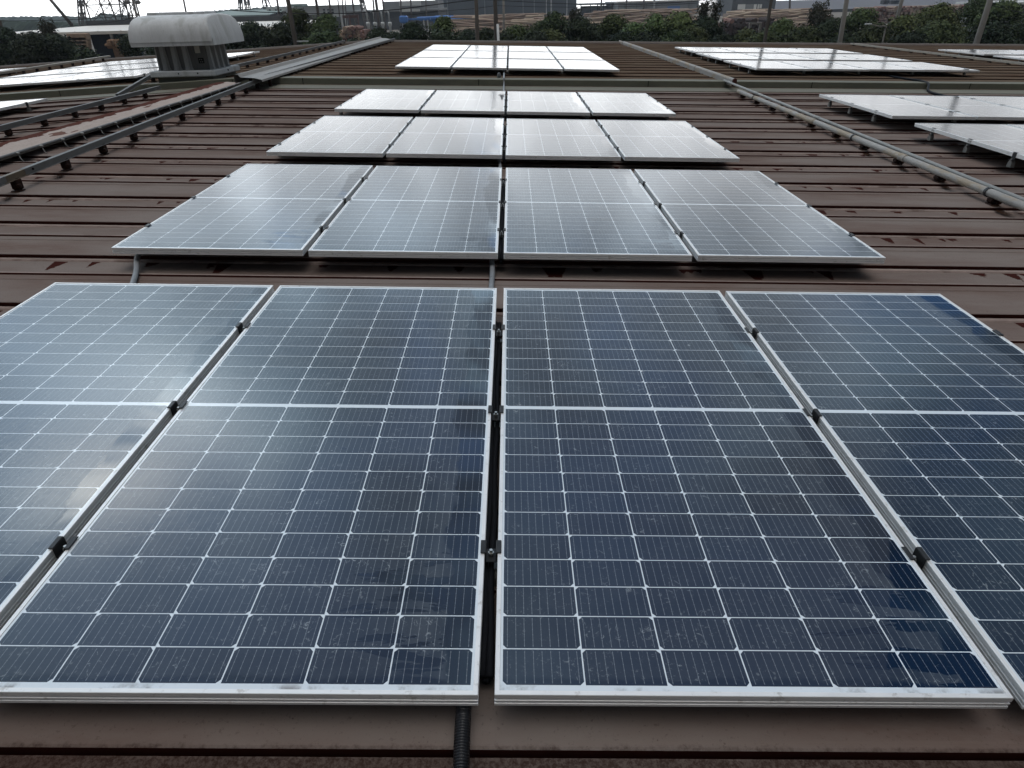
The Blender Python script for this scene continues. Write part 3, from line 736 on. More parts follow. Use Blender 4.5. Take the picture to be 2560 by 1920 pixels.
# right hand pipes
def pipe_thing(name, label, cat, pts, r, mat, feet_x=None, joints=(), ribs=(), group=None, strap=()):
    p0 = Vector(pts[0]); root = empty(name, G @ Matrix.Translation(p0)); tag(root, label, cat, group)
    mb = MB(); mb.tube([Vector(p) - p0 for p in pts], r, 14); mb.build('tube', mat, root, smooth=True)
    d = Vector(pts[-1]) - p0
    for t in joints:
        j = MB(); j.tube([d * t, d * t + d.normalized() * 0.11], r * 1.14, 14); o = j.build('coupling', mat, root); smooth_by_angle(o)
    for t in strap:
        j = MB(); j.tube([d * t, d * t + d.normalized() * 0.025], r * 1.22, 14); o = j.build('strap', MT['black'], root)
    for Y in ribs:
        t = (Y - p0.y) / d.y
        if not 0 <= t <= 1: continue
        p = d * t; zb = on_roof(p0.x + p.x, Y); h = p0.z + p.z - r - zb; key = ('p', round(h, 2))
        if h < 0.01: continue
        if key not in foot_data:
            o = foot_mesh(round(h, 2) + 0.012).build('foot', MT['rust'], root); foot_data[key] = o.data
        else:
            o = bpy.data.objects.new('foot', foot_data[key]); COL.objects.link(o); o.parent = root
        o.location = (p.x, p.y, zb - p0.z - 0.002)
    return root
rn_, rf_ = rail_group(3.75)
pipe_thing('steel_pipe', 'thick yellowish weathered pipe on rusty feet, right of the middle panels', 'pipe', [(3.694, -3.0, -0.045), (3.80, 11.6, -0.045)], 0.030, MT['pipe'], None, (0.636, 0.784), rn_, None, (0.551, 0.71, 0.943))
pipe_thing('steel_pipe', 'thin grey pipe lying behind the thick yellowish pipe at the right', 'pipe', [(3.814, -3.0, -0.088), (3.93, 12.9, -0.005)], 0.019, MT['pipe2'], None, (0.577, 0.73, 0.88), ())
root = empty('cable_duct', G @ Matrix.Translation((3.98, 12.45, 0.0)))
tag(root, 'round topped grey cable duct with a rust red open end at the flashing', 'cable duct')
prof = [(-0.034, -0.055)] + [(0.034 * math.cos(math.pi - k * math.pi / 8), 0.035 + 0.034 * math.sin(k * math.pi / 8)) for k in range(9)] + [(0.034, -0.055)]
d = Vector((-0.10, 13.2, 0.0)); mb = MB()
for a, b in ((0.0, 0.199), (0.201, 0.43), (0.432, 0.66), (0.662, 0.93), (0.94, 1.0)): bar(mb, d * a, d * b, prof if a < 0.9 else [(p * 0.8, q * 0.8) for p, q in prof])
mb.build('cover', MT['pipe'], root)
mb = MB(); bar(mb, d * -0.0012, d * 0.002, [(p * 1.06, q * 1.04) for p, q in prof]); mb.build('end_plate', MT['duct_red'], root)
for Y in rf_ + [12.3]:
    t = (Y - 12.45) / d.y
    if t < 0 or t > 1: continue
    h = 0.0 - 0.05 - on_roof(4, Y)
    if h > 0.005:
        if 'duct' not in foot_data: o = foot_mesh(0.05).build('foot', MT['rust'], root); foot_data['duct'] = o.data
        else: o = bpy.data.objects.new('foot', foot_data['duct']); COL.objects.link(o); o.parent = root
        o.location = d * t + Vector((0, 0, on_roof(4, Y) - 0.002))

# rust runs on the ribs below every foot: part of the roof's dirt
m_, t, b = newmat('rust_run')
tcn = t.new('ShaderNodeTexCoord'); u, v, _ = t.xyz(tcn.outputs['UV']); nz = t.noise(tcn.outputs['Object'], 22, 4, 0.65)
edge = t.m('SUBTRACT', t.m('ABSOLUTE', t.m('SUBTRACT', u, 0.5)), t.m('MULTIPLY', t.m('SUBTRACT', nz, 0.5), 0.35))
al = t.m('MULTIPLY', t.ss(edge, 0.44, 0.22), t.ss(t.m('ADD', v, t.m('MULTIPLY', t.m('SUBTRACT', nz, 0.5), 0.8)), 0.02, 0.35))
t.put(b.inputs['Base Color'], t.mix(nz, (0.028, 0.014, 0.010), (0.075, 0.036, 0.018))); t.put(b.inputs['Alpha'], t.m('MULTIPLY', al, 0.9)); b.inputs['Roughness'].default_value = 0.7; b.inputs['Specular IOR Level'].default_value = 0.03
mb = MB(); uvs = []
def run(x, Y, w, l, z):
    mb.add([(x - w / 2, Y - l, z), (x + w / 2, Y - l, z), (x + w / 2, Y, z), (x - w / 2, Y, z)], [(0, 1, 2, 3)]); uvs.extend([(0, 0), (1, 0), (1, 1), (0, 1)])
for mj in ribs_near:
    for x0 in (-3.66 - (mj - 3.6) * 0.0616, 3.75):
        Y = WY(x0, mj) + 0.085
        if mj > 3.3: run(x0 + rnd.uniform(-.01, .02), Y, rnd.uniform(.07, .12), 0.078, Z1 + 0.0050)
        if mj > 3.3: run(x0 + rnd.uniform(-.01, .02), Y - 0.095, rnd.uniform(.06, .10), rnd.uniform(.08, .2), Z0 + 0.0125)
roof_part('rust_run', mb, [m_], uvs, fix=False)['kind'] = 'stuff'

# conduits between the panel rows
def conduit(label, pts, r, mat, ribbed=False, group='conduits between the panel rows', name='cable_conduit'):
    p0 = Vector(pts[0]); q = [Vector(p) - p0 for p in pts]; fine = []
    for i in range(len(q) - 1):
        a = q[max(i - 1, 0)]; b_ = q[i]; c = q[i + 1]; e = q[min(i + 2, len(q) - 1)]
        k = 10
        for s in range(k):
            tt = s / k
            fine.append(0.5 * ((2 * b_) + (c - a) * tt + (2 * a - 5 * b_ + 4 * c - e) * tt * tt + (3 * b_ - a - 3 * c + e) * tt ** 3))
    fine.append(q[-1]); mb = MB()
    if ribbed:
        acc = [0.0]
        for a, b_ in zip(fine[:-1], fine[1:]): acc.append(acc[-1] + (b_ - a).length)
        tot = acc[-1]; step = 0.0052 / 4; n = int(tot / step); pts2 = []; rs = []; j = 0
        for s in range(n):
            dd = s * step
            while j < len(acc) - 2 and acc[j + 1] < dd: j += 1
            pts2.append(fine[j].lerp(fine[j + 1], (dd - acc[j]) / max(acc[j + 1] - acc[j], 1e-6))); rs.append(r * (1.0, 1.0, 0.74, 0.74)[s % 4] if not 282 < s < 289 else r * 0.97)
        mb.tube(pts2, rs, 20)
    else: mb.tube(fine, r, 12)
    o = mb.build(name, mat, None, G @ Matrix.Translation(p0), smooth=True)
    return tag(o, label, 'conduit', group)
conduit('black ribbed conduit coming out under the nearest panel edge', [(-0.078, 1.15, -0.070), (-0.079, 0.95, -0.070), (-0.080, 0.80, -0.074), (-0.079, 0.70, -0.088), (-0.075, 0.60, -0.118), (-0.07, 0.48, -0.130), (-0.06, 0.2, -0.131)], 0.0165, MT['ribbed'], True)
conduit('short dark grey conduit at the left end between the nearest and second rows', [(-2.16, 3.75, -0.085), (-2.10, 3.50, -0.092), (-2.00, 3.28, -0.098), (-1.93, 3.10, -0.100), (-1.86, 2.9, -0.100)], 0.0145, MT['grey_conduit'])
conduit('dark grey conduit at the middle gap between the nearest and second rows', [(-0.10, 3.8, -0.08), (-0.092, 3.56, -0.088), (-0.082, 3.34, -0.098), (-0.082, 3.13, -0.100), (-0.08, 2.8, -0.100)], 0.0145, MT['grey_conduit'])
conduit('short grey conduit at the middle gap between the second and third rows', [(-0.10, 6.4, -0.08), (-0.088, 6.2, -0.09), (-0.075, 5.98, -0.10), (-0.07, 5.7, -0.10)], 0.0145, MT['grey_conduit'])
conduit('thin grey conduit from the fourth row up over the flashing', [(-0.09, 10.6, -0.08), (-0.092, 11.3, -0.09), (-0.096, 12.4, -0.09), (-0.098, 12.58, 0.005), (-0.10, 13.0, 0.0), (-0.105, 13.9, 0.02)], 0.017, MT['grey_conduit'])
conduit('thin grey conduit at the middle gap between the third and fourth rows', [(-0.10, 8.9, -0.08), (-0.09, 8.6, -0.09), (-0.08, 8.2, -0.10), (-0.08, 7.9, -0.10)], 0.0145, MT['grey_conduit'])
conduit('slack black cable from the far right panels down over the flashing', [(8.1, 16.6, 0.0), (7.98, 15.7, -0.02), (7.80, 14.6, -0.02), (7.75, 14.05, -0.015), (7.84, 13.45, -0.01), (7.72, 12.95, -0.015), (7.50, 12.5, -0.09), (7.40, 11.9, -0.095), (7.38, 11.0, -0.10)], 0.021, MT['conduit'], False, None, 'cable')
conduit('thin grey cable trailing from under the blinding white left wing panels', [(-8.2, 13.5, -0.40), (-8.6, 13.05, -0.375), (-9.1, 12.95, -0.41), (-9.8, 12.75, -0.47), (-10.6, 12.7, -0.53)], 0.016, MT['grey_conduit'], False, None, 'cable')
for k_, (ya, yb_, nm_) in enumerate(((0.86, 2.62, 'nearest'), (3.46, 5.3, 'second'), (6.06, 7.9, 'third'), (8.66, 10.5, 'fourth'))):  # cable bundles added so that the middle gaps read black
    mb = MB()
    for q, (cx_, cz_) in enumerate(((-0.046, -0.066), (-0.031, -0.070), (-0.039, -0.083))): mb.tube([(cx_ + 0.003 * math.sin(i_ * 1.7 + q), ya + (yb_ - ya) * i_ / 14, cz_ + 0.003 * math.sin(i_ * 2.3 + q * 2)) for i_ in range(15)], 0.0095, 8)
    o = mb.build('added_cable_bundle', MT['conduit'], None, G, smooth=True); tag(o, f'added bundle of black cables darkening the middle gap of the {nm_} row', 'cables', 'added cable bundles under the middle gap')
mb = MB(); mb.cbox((0, 0, 0.03), (0.07, 0.05, 0.06), 0.01); mb.tube([(0, -0.03, 0.06), (0, 0.03, 0.06)], 0.03, 10)
tag(mb.build('cable_clip', MT['grey_conduit'], None, roof_mat(-0.19, 13.02, Z1 + FAR_UP)), 'small grey clip beside the thin conduit just above the flashing', 'clip')


# ---------------------------------------------------------------- roof ventilator (stands plumb)
V0 = G @ Vector((-5.73, 12.95, -0.045))
vent = empty('roof_ventilator', Matrix.Translation(V0) @ Matrix.Rotation(math.radians(-1.5), 4, 'Z'))
tag(vent, 'grey weathered roof ventilator with a barrel shaped hood on a ribbed neck', 'ventilator')
mb = MB(); mb.box((-0.50, -0.40, -0.30), (0.50, 0.60, 0.0)); mb.build('curb', MT['flash_pale'], vent)
mb = MB(); mb.cbox((0, 0.08, 0.048), (1.16, 1.14, 0.096), 0.014)
for sx in (-0.05,): mb.tube([(sx, -0.492, 0.05), (sx, -0.502, 0.05)], 0.016, 8)
o = mb.build('base_flange', MT['vent'], vent)
mb = MB()
for p in ((-0.06, -0.4915, 0.055), (0.28, -0.4915, 0.055)): mb.tube([p, (p[0], p[1] - 0.012, p[2])], 0.013, 8)
mb.tube([(0.58, 0.08, 0.055), (0.594, 0.08, 0.055)], 0.013, 8); mb.build('bolt', MT['dark'], vent)
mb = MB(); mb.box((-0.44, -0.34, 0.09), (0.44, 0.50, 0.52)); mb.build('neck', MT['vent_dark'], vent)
def fin(w_, out):
    f = MB(); vs = []
    for z, ww, oo in ((0.09, w_ * 0.62, out * 1.25), (0.14, w_ * 0.5, out), (0.50, w_ * 0.42, out * 0.75)):
        vs += [(-ww, 0.002, z), (-ww * 0.6, -oo, z), (ww * 0.6, -oo, z), (ww, 0.002, z)]
    f.add(vs, [(i * 4 + j, i * 4 + (j + 1) % 4, i * 4 + 4 + (j + 1) % 4, i * 4 + 4 + j) for i in range(2) for j in range(4)] + [(0, 3, 2, 1), (8, 9, 10, 11)])
    return f
fo = None
for face in range(4):
    for k in range(4):
        if face == 0: p, rz = (-0.33 + k * 0.20 + 0.01, -0.34, 0), 0.0
        elif face == 1: p, rz = (0.44, -0.25 + k * 0.21, 0), math.pi / 2
        elif face == 2: p, rz = (-0.30 + k * 0.20, 0.50, 0), math.pi
        else: p, rz = (-0.44, -0.25 + k * 0.21, 0), -math.pi / 2
        if face == 0 and k == 3: continue
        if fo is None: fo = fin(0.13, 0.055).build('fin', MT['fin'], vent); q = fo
        else: q = fo.copy(); COL.objects.link(q); q.parent = vent
        q.location = p; q.rotation_euler = (0, 0, rz)
mb = MB(); mb.box((0.255, -0.3435, 0.36), (0.345, -0.339, 0.47)); mb.build('label_plate', simple('faded_plate', (0.42, 0.40, 0.36), 0.6), vent)
mb = MB(); mb.box((0.275, -0.3435, 0.20), (0.375, -0.339, 0.285)); mb.build('socket_plate', MT['dark'], vent)
mb = MB()
for q in (0.30, 0.335): mb.box((q, -0.346, 0.215), (q + 0.02, -0.3434, 0.23)); mb.box((q - 0.008, -0.346, 0.25), (q + 0.012, -0.3434, 0.265))
mb.build('socket_contact', MT['foot_alu'], vent)
# hood: closed barrel, axis along x
hp = [(-0.70, 0.485), (-0.705, 0.545), (-0.712, 0.548), (-0.708, 0.62), (-0.695, 0.71), (-0.668, 0.79), (-0.615, 0.858), (-0.53, 0.905), (-0.40, 0.932), (-0.20, 0.946), (0.0, 0.95)]
hp = hp + [(-a, z) for a, z in reversed(hp[:-1])]
mb = MB(); n = len(hp)
secs = [(-0.720, 0.94, 0.93), (-0.717, 0.975, 0.97), (-0.708, 0.992, 0.99), (-0.692, 1, 1), (-0.3, 1, 1), (0.0, 1, 1), (0.3, 1, 1), (0.692, 1, 1), (0.708, 0.992, 0.99), (0.717, 0.975, 0.97), (0.720, 0.94, 0.93)]
vs = []
for (x, sy, sz) in secs:
    for (a, z) in hp:
        zz = 0.485 + (z - 0.485) * sz; taper = 1.0 - 0.14 * max(0, (zz - 0.55) / 0.4) ** 2
        vs.append((x * (taper if abs(x) > 0.6 else 1), a * sy + 0.10, zz))
fs = [(i * n + j, i * n + j + 1, (i + 1) * n + j + 1, (i + 1) * n + j) for i in range(len(secs) - 1) for j in range(n - 1)]
fs += [tuple(range(n)), tuple(reversed(range((len(secs) - 1) * n, len(secs) * n)))]
fs += [(i * n, (i + 1) * n, (i + 1) * n + n - 1, i * n + n - 1) for i in range(len(secs) - 1)]
mb.add(vs, fs); o = mb.build('hood', MT['vent'], vent); smooth_by_angle(o, 50)
mb = MB(); mb.cbox((-0.05, 0.16, 0.963), (1.02, 0.5, 0.05), 0.012); mb.build('top_plate', MT['vent'], vent)


# ---------------------------------------------------------------- the country beyond the roof
GZ = -8.6
mb = MB(); mb.add([(-890, -50, GZ), (890, -50, GZ), (890, 975, GZ), (-890, 975, GZ)], [(0, 1, 2, 3)])
tag(mb.build('ground', simple('yard_ground', (0.16, 0.145, 0.125), 0.9, 0, 0.3, 0.02, 0.2)), kind='structure')
def X_(u, Y): return at(u, 40, Y).x
def Z_(u, v, Y): return at(u, v, Y).z

# low wooded hills on the skyline, left
def hills(name, pts, Y, mat, rough, seed):
    r_ = random.Random(seed); mb = MB(); top = []
    for (ua, va), (ub, vb) in zip(pts[:-1], pts[1:]):
        k = max(2, int((ub - ua) / 4))
        for i in range(k):
            u = lerp(ua, ub, i / k); top.append((X_(u, Y), max(GZ + 1, Z_(u, lerp(va, vb, i / k) + r_.uniform(-rough, rough), Y))))
    vs = []; n = len(top)
    for x, z in top: vs += [(x, Y - (z - GZ) * 2.5, GZ - 0.5), (x, Y - (z - GZ) * 0.8 + r_.uniform(-3, 3), GZ + (z - GZ) * 0.72), (x, Y, z), (x, Y + 60, GZ - 0.5)]
    mb.add(vs, [(i * 4 + j, i * 4 + 4 + j, i * 4 + 5 + j, i * 4 + 1 + j) for i in range(n - 1) for j in range(3)])
    return tag(mb.build(name, mat, fix=False), kind='structure')
hills('hills', [(-400, 40), (-100, 34), (0, 40), (60, 42), (150, 40), (230, 44), (256, 33), (300, 36), (330, 44), (420, 40), (520, 28), (600, 24), (700, 14)], 900, simple('far_woods', (0.060, 0.080, 0.072), 0.9, 0, 0.3, 0.02, 0.1), 3, 3)

hills('hills', [(-400, 52), (-50, 50), (60, 54), (180, 58), (330, 56), (420, 52), (600, 46), (700, 40)], 420, simple('near_woods', (0.040, 0.055, 0.042), 0.9, 0, 0.4, 0.05, 0.1), 4, 9)

def bld_box(root, name, u0, u1, vt, vb, Y, depth, mat, off=(0, 0)):
    um = (u0 + u1) / 2; x0, x1 = X_(u0, Y), X_(u1, Y); zt = Z_(um, vt, Y); zb = GZ if vb is None else Z_(um, vb, Y)
    mb = MB(); mb.box((x0, Y + off[0], zb), (x1, Y + depth, zt)); o = mb.build(name, mat, root)
    return o
W0 = Matrix.Identity(4)
def thing_at(name, label, cat, group=None):
    return tag(empty(name, W0), label, cat, group)

M_ = {}
def mm(k, *a, **kw):
    if k not in M_: M_[k] = simple(k, *a, **kw)
    return M_[k]
m_white = mm('white_plaster', (0.52, 0.53, 0.52), 0.8, 0, 0.15, 0.3); m_glassd = mm('dark_window_glass', (0.03, 0.04, 0.05), 0.2)
m_pale = mm('pale_metal_roof', (0.60, 0.57, 0.52), 0.55, 0, 0.15, 0.4); m_greenr = mm('grey_green_roof', (0.20, 0.25, 0.235), 0.7, 0, 0.15, 0.1)
m_slate = mm('slate_grey_cladding', (0.055, 0.068, 0.080), 0.6, 0, 0.12, 0.06); m_seam = mm('pale_downspout', (0.16, 0.18, 0.19), 0.6)
m_dgrey = mm('dark_shed_sheet', (0.075, 0.08, 0.085), 0.7, 0, 0.35, 0.3); m_grey = mm('mid_grey_sheet', (0.24, 0.25, 0.255), 0.7, 0, 0.2, 0.15)
m_navy = mm('navy_shutter', (0.012, 0.016, 0.026), 0.5, 0, 0.3, 2); m_blue = mm('blue_machine_paint', (0.06, 0.16, 0.42), 0.5, 0, 0.35, 0.8)
m_brown = mm('red_brown_steel', (0.095, 0.055, 0.05), 0.7, 0, 0.4, 0.6); m_duct = mm('pale_duct_metal', (0.42, 0.43, 0.43), 0.5, 0.2, 0.2, 1)
m_conc = mm('pole_concrete', (0.17, 0.16, 0.145), 0.8, 0, 0.25, 3, 0.3, stretch=(1, 1, 0.3)); m_wood = mm('dark_pole_wood', (0.055, 0.048, 0.042), 0.85, 0, 0.3, 4)
m_steel = mm('lattice_steel', (0.14, 0.13, 0.125), 0.6, 0.2, 0.3, 1); m_wire = mm('black_wire', (0.02, 0.02, 0.022), 0.6)
m_crate = mm('tan_carton', (0.30, 0.22, 0.16), 0.8, 0, 0.35, 1.0); m_cloth = mm('dull_blue_tarp', (0.20, 0.25, 0.28), 0.7, 0, 0.5, 1.2); m_rubble = mm('orange_brown_rubble', (0.22, 0.14, 0.09), 0.9, 0, 0.5, 2)

# 1 open shed with the long pale roof, left
Ys = 95.0
s = thing_at('open_shed', 'long open shed with a pale sloping roof and navy shutter at the left', 'shed')
xa, xb = X_(-60, Ys), X_(705, Ys); ze = Z_(200, 79, Ys); zr = ze + 0.30
mb = MB(); mb.add([(xa, Ys, ze), (xb, Ys, ze), (xb, Ys + 26, zr), (xa, Ys + 26, zr), (xa, Ys, ze - .35), (xb, Ys, ze - .35), (xb, Ys + 26, zr - .35), (xa, Ys + 26, zr - .35)], [(0, 1, 2, 3), (7, 6, 5, 4), (0, 4, 5, 1), (1, 5, 6, 2), (2, 6, 7, 3), (3, 7, 4, 0)])
x = xa
while x < xb: mb.box((x, Ys - 0.03, ze - .04), (x + .12, Ys + 0.02, ze + .06)); x += 3.0
mb.build('roof', m_pale, s)
mb = MB(); mb.box((X_(198, Ys), Ys + 1.2, GZ), (X_(252, Ys), Ys + 1.5, ze - .3)); mb.build('shutter', m_navy, s)
mb = MB(); mb.box((xa, Ys + 24, GZ), (xb, Ys + 24.3, ze + 1)); mb.build('back_wall', m_dgrey, s)
for u in (20, 90, 184, 256, 330, 420, 520, 620):
    mb = MB(); mb.box((X_(u, Ys), Ys + 0.4, GZ), (X_(u, Ys) + .3, Ys + .7, ze - .3)); mb.build('post', m_duct if u == 256 else m_grey, s)
r_ = random.Random(5)
for i in range(5):
    for j in range(3):
        x0 = X_(158 + j * 15 + i * 2, Ys - 4); zz = Z_(190, 128 - i * 9, Ys - 4)
        mb = MB(); mb.cbox((x0, Ys - 4, zz), (.95, 1.0, .78), 0.06)
        tag(mb.build('stacked_carton', m_crate), ['low', 'second', 'third', 'fourth', 'top'][i] + ' tan carton of the stack by the navy shutter, ' + ['left', 'middle', 'right'][j] + ' pile', 'carton', 'cartons stacked by the shed')
s = thing_at('tarp_heap', 'dull blue and white heap under the shed roof left of the ventilator', 'heap'); mb = MB()
for k in range(26):
    u = r_.uniform(258, 345); zz = r_.uniform(84, 104); mb.cbox((X_(u, Ys + 3), Ys + 3 + r_.uniform(-1, 2), Z_(u, zz, Ys + 3)), (r_.uniform(1, 3), 1.2, r_.uniform(.3, .6)), 0.1)
mb.cbox((X_(302, Ys + 5), Ys + 5, (GZ + Z_(300, 88, Ys)) / 2), (5.5, 2, Z_(300, 88, Ys) - GZ), 0.3)
mb.build('covers', m_cloth, s)
mb = MB()
for k in range(30): mb.cbox((X_(r_.uniform(258, 290), Ys), Ys + r_.uniform(-1, 1), Z_(280, r_.uniform(100, 120), Ys)), (r_.uniform(.3, 1), .6, r_.uniform(.3, .6)), 0.08)
mb.cbox((X_(275, Ys), Ys + 1, (GZ + Z_(280, 106, Ys)) / 2), (2.2, 1.6, Z_(280, 106, Ys) - GZ), 0.2)
mb.build('rubble', m_rubble, s)
# 2 green roofed hall, white house, white works building
s = thing_at('factory_hall', 'long hall with a grey green roof behind the ventilator', 'building')
bld_box(s, 'wall', 520, 672, 38, None, 300, 30, m_dgrey)
mb = MB(); xa, xb = X_(500, 298), X_(676, 298); z0_, z1_ = Z_(600, 38, 298), Z_(600, 25, 330); mb.add([(xa, 298, z0_), (xb, 298, z0_), (xb, 330, z1_), (xa, 330, z1_), (xa, 298, z0_ - .6), (xb, 298, z0_ - .6)], [(0, 1, 2, 3), (4, 5, 1, 0)]); mb.build('roof', m_greenr, s)
def windows(s, us, vs_, w_, h_, Y, mat):
    for u in us:
        for v in vs_:
            x0 = X_(u, Y); z0_ = Z_(u, v, Y); ww = X_(u + w_, Y) - x0; hh = z0_ - Z_(u, v + h_, Y)
            mb = MB(); mb.box((x0 - .12, Y - .14, z0_ - hh - .12), (x0 + ww + .12, Y - .05, z0_ + .12)); f = mb.build('window', m_white, s)
            mb = MB(); mb.box((x0, Y - .2, z0_ - hh), (x0 + ww, Y - .13, z0_)); mb.build('pane', mat, f)
s = thing_at('white_house', 'small white house with tiny windows behind the green roofed hall', 'house')
bld_box(s, 'wall', 671, 716, 16, None, 320, 14, m_white); windows(s, (677, 692, 704), (23, 31), 4, 3.5, 320, m_glassd)
s = thing_at('works_building', 'wide white works building with six dark square windows', 'building')
bld_box(s, 'wall', 714, 868, 15, None, 340, 40, m_white); windows(s, (811, 821.5, 832), (22.5, 28.5), 5.5, 4, 340, m_glassd)
bld_box(s, 'roof', 712, 870, 13.5, 16, 339, 42, m_greenr)
bld_box(s, 'roof_hut', 726, 760, 9.5, 16, 345, 10, m_greenr)
s = thing_at('lean_to', 'dark lean-to roof in front of the white works building', 'shed')
mb = MB(); Yl = 240; xa, xb = X_(812, Yl), X_(862, Yl); za, zb_ = Z_(812, 52, Yl), Z_(850, 42, Yl); mb.add([(xa, Yl, GZ), (xb, Yl, GZ), (xb, Yl, zb_), (lerp(xa, xb, .5), Yl, zb_), (xa, Yl, za)], [(0, 1, 2, 3, 4)]); o = len(mb.v)
mb.add([(xa, Yl, za), (lerp(xa, xb, .5), Yl, zb_), (lerp(xa, xb, .5), Yl + 12, zb_), (xa, Yl + 12, za), (xb, Yl, zb_), (xb, Yl + 12, zb_)], [(0, 1, 2, 3), (1, 4, 5, 2)]); mb.build('wall', m_dgrey, s)
s = thing_at('timber_gantry', 'red brown steel gantry with a pale post in front of the mill', 'gantry')
bld_box(s, 'beam', 857, 895, 38, 45, 225, 2, m_brown)
for u in (852, 872, 893): bld_box(s, 'post', u, u + 3.2, 36, None, 224, .8, m_duct if u == 852 else m_brown)
s = thing_at('mill_building', 'dark sawmill building behind the four pale ducts', 'building')
bld_box(s, 'wall', 868, 1098, 28, None, 330, 40, m_dgrey); bld_box(s, 'roof', 866, 1100, 24, 28.5, 329, 42, m_grey)
bld_box(s, 'upper_storey', 960, 1098, 2, 25, 340, 30, m_grey); bld_box(s, 'light_panel', 1002, 1056, 3, 14, 339, 0.6, m_white); bld_box(s, 'light_panel', 1002, 1052, 22, 29, 328, 0.6, m_white)
for k, u in enumerate((918, 936, 955, 973)):
    Yd = 215; s = thing_at('dust_duct', f'pale bent vertical duct in front of the mill, {ORD[k]} of four from the left', 'duct', 'pale ducts at the mill')
    x0 = X_(u, Yd); zt = Z_(u, 27, Yd); zb_ = Z_(u, 56, Yd); mb = MB(); mb.tube([(x0 - 1.0, Yd, zt - .2), (x0 - .35, Yd, zt), (x0, Yd, zt - .5), (x0 + .1, Yd, zb_)], 0.27, 10); mb.build('pipe', m_duct, s, smooth=True)
    mb = MB(); mb.tube([(x0 + .1, Yd, zb_ + .1), (x0 + .1, Yd, zb_ - .5), (x0 + .1, Yd, zb_ - 1.2), (x0 + .1, Yd, GZ)], [.5, .62, .35, .3], 10); mb.build('cyclone', m_duct, s, smooth=True)
s = thing_at('loading_crane', 'blue log loading machine in front of the mill', 'machine')
Yb = 210; mb = MB(); x0 = X_(1000, Yb); x1 = X_(1020, Yb); mb.cbox(((x0 + x1) / 2, Yb, (Z_(1010, 38, Yb) + Z_(1010, 58, Yb)) / 2), (x1 - x0, 2.5, Z_(1010, 38, Yb) - Z_(1010, 58, Yb)), .4); mb.build('cab', m_blue, s)
mb = MB(); mb.box((X_(1020, Yb), Yb, Z_(1045, 50, Yb)), (X_(1076, Yb), Yb + 1, Z_(1045, 45.5, Yb))); mb.build('boom', m_blue, s)
for u in (1004, 1016, 1058, 1068):
    mb = MB(); mb.box((X_(u, Yb), Yb + .1, GZ), (X_(u + 2.2, Yb), Yb + .6, Z_(u, 49, Yb))); mb.build('leg', m_duct, s)
# 3 slate warehouse, centre
s = thing_at('slate_warehouse', 'huge dark slate grey warehouse with pale downspouts, centre of the skyline', 'building')
Yw = 520; bld_box(s, 'wall', 1092, 1442, -22, None, Yw, 120, m_slate)
for u in (1121.5, 1214, 1259, 1309, 1337, 1367, 1379, 1418):
    x0 = X_(u, Yw); mb = MB(); mb.tube([(x0, Yw - .4, Z_(u, 41, Yw)), (x0, Yw - .4, Z_(u, -22, Yw))], 0.30 if u != 1379 else .5, 8); mb.build('downspout', m_seam if u < 1360 else m_duct, s)
mb = MB(); mb.box((X_(1092, Yw), Yw - .3, Z_(1260, -22, Yw)), (X_(1442, Yw), Yw + 120, Z_(1260, -24, Yw))); mb.build('roof', m_grey, s)
# 4 right hand buildings
s = thing_at('pale_warehouse', 'long pale grey warehouse with a blue door, right of the slate one', 'building')
bld_box(s, 'wall', 1545, 1745, 4, None, 480, 60, m_grey); bld_box(s, 'roof', 1543, 1747, 1.5, 4.5, 479, 62, m_pale); bld_box(s, 'door', 1669, 1699, 16, 25.5, 479.3, 1, m_blue)
for k, u in enumerate((1560, 1590, 1615, 1640, 1720)): bld_box(s, 'pilaster', u, u + 1.8, 4, None, 479.2, .6, m_seam)
s = thing_at('open_hangar', 'open steel frame hangar between the slate and pale warehouses', 'hangar')
bld_box(s, 'roof', 1450, 1550, 8, 12, 500, 50, m_slate); bld_box(s, 'back_wall', 1452, 1548, 14, None, 545, 1, m_grey)
for u in (1452, 1476, 1493, 1508, 1530, 1546): bld_box(s, 'post', u, u + 2, 10, None, 499.5, .6, m_slate)
s = thing_at('panel_workshop', 'dark workshop front with white door panels behind the log piles', 'building')
bld_box(s, 'wall', 1828, 1935, -6, None, 400, 30, m_dgrey)
for u0, u1, a, b_ in ((1843, 1861, 11, 24), (1882.5, 1889, 11, 23), (1892, 1896, 11, 22), (1898, 1902, 11, 21)): bld_box(s, 'door_panel', u0, u1, a, b_, 399.3, .6, mm('bright_white_panel', (0.75, 0.75, 0.73), 0.6))
bld_box(s, 'door_panel', 1862, 1882, 11, 24, 399.4, .5, m_grey)
s = thing_at('grey_hall', 'wide low grey roofed hall at the right skyline', 'building')
Yg = 430; mb = MB(); xa, xb = X_(1935, Yg), X_(2520, Yg); za = Z_(2100, 23, Yg); mb.box((xa, Yg, GZ), (xb, Yg + 2, za)); mb.build('wall', m_dgrey, s)
mb = MB(); mb.add([(xa, Yg - 1, za), (xb, Yg - 1, za), (xb, Yg + 45, Z_(2100, -2, Yg + 45)), (xa, Yg + 45, Z_(2100, -2, Yg + 45))], [(0, 1, 2, 3)]); mb.build('roof', mm('ash_grey_roof', (0.125, 0.127, 0.14), 0.8, 0, 0.2, 0.05), s)
for u in (2202, 2222, 2236): bld_box(s, 'opening', u, u + 12, 1, 12, Yg + 14, 4, m_navy)
s = thing_at('white_roofed_block', 'corner of a white roofed building at the right picture edge', 'building')
bld_box(s, 'wall', 2545, 2700, 14, None, 120, 15, m_grey); bld_box(s, 'roof', 2538, 2700, 4, 9, 119, 17, m_white)
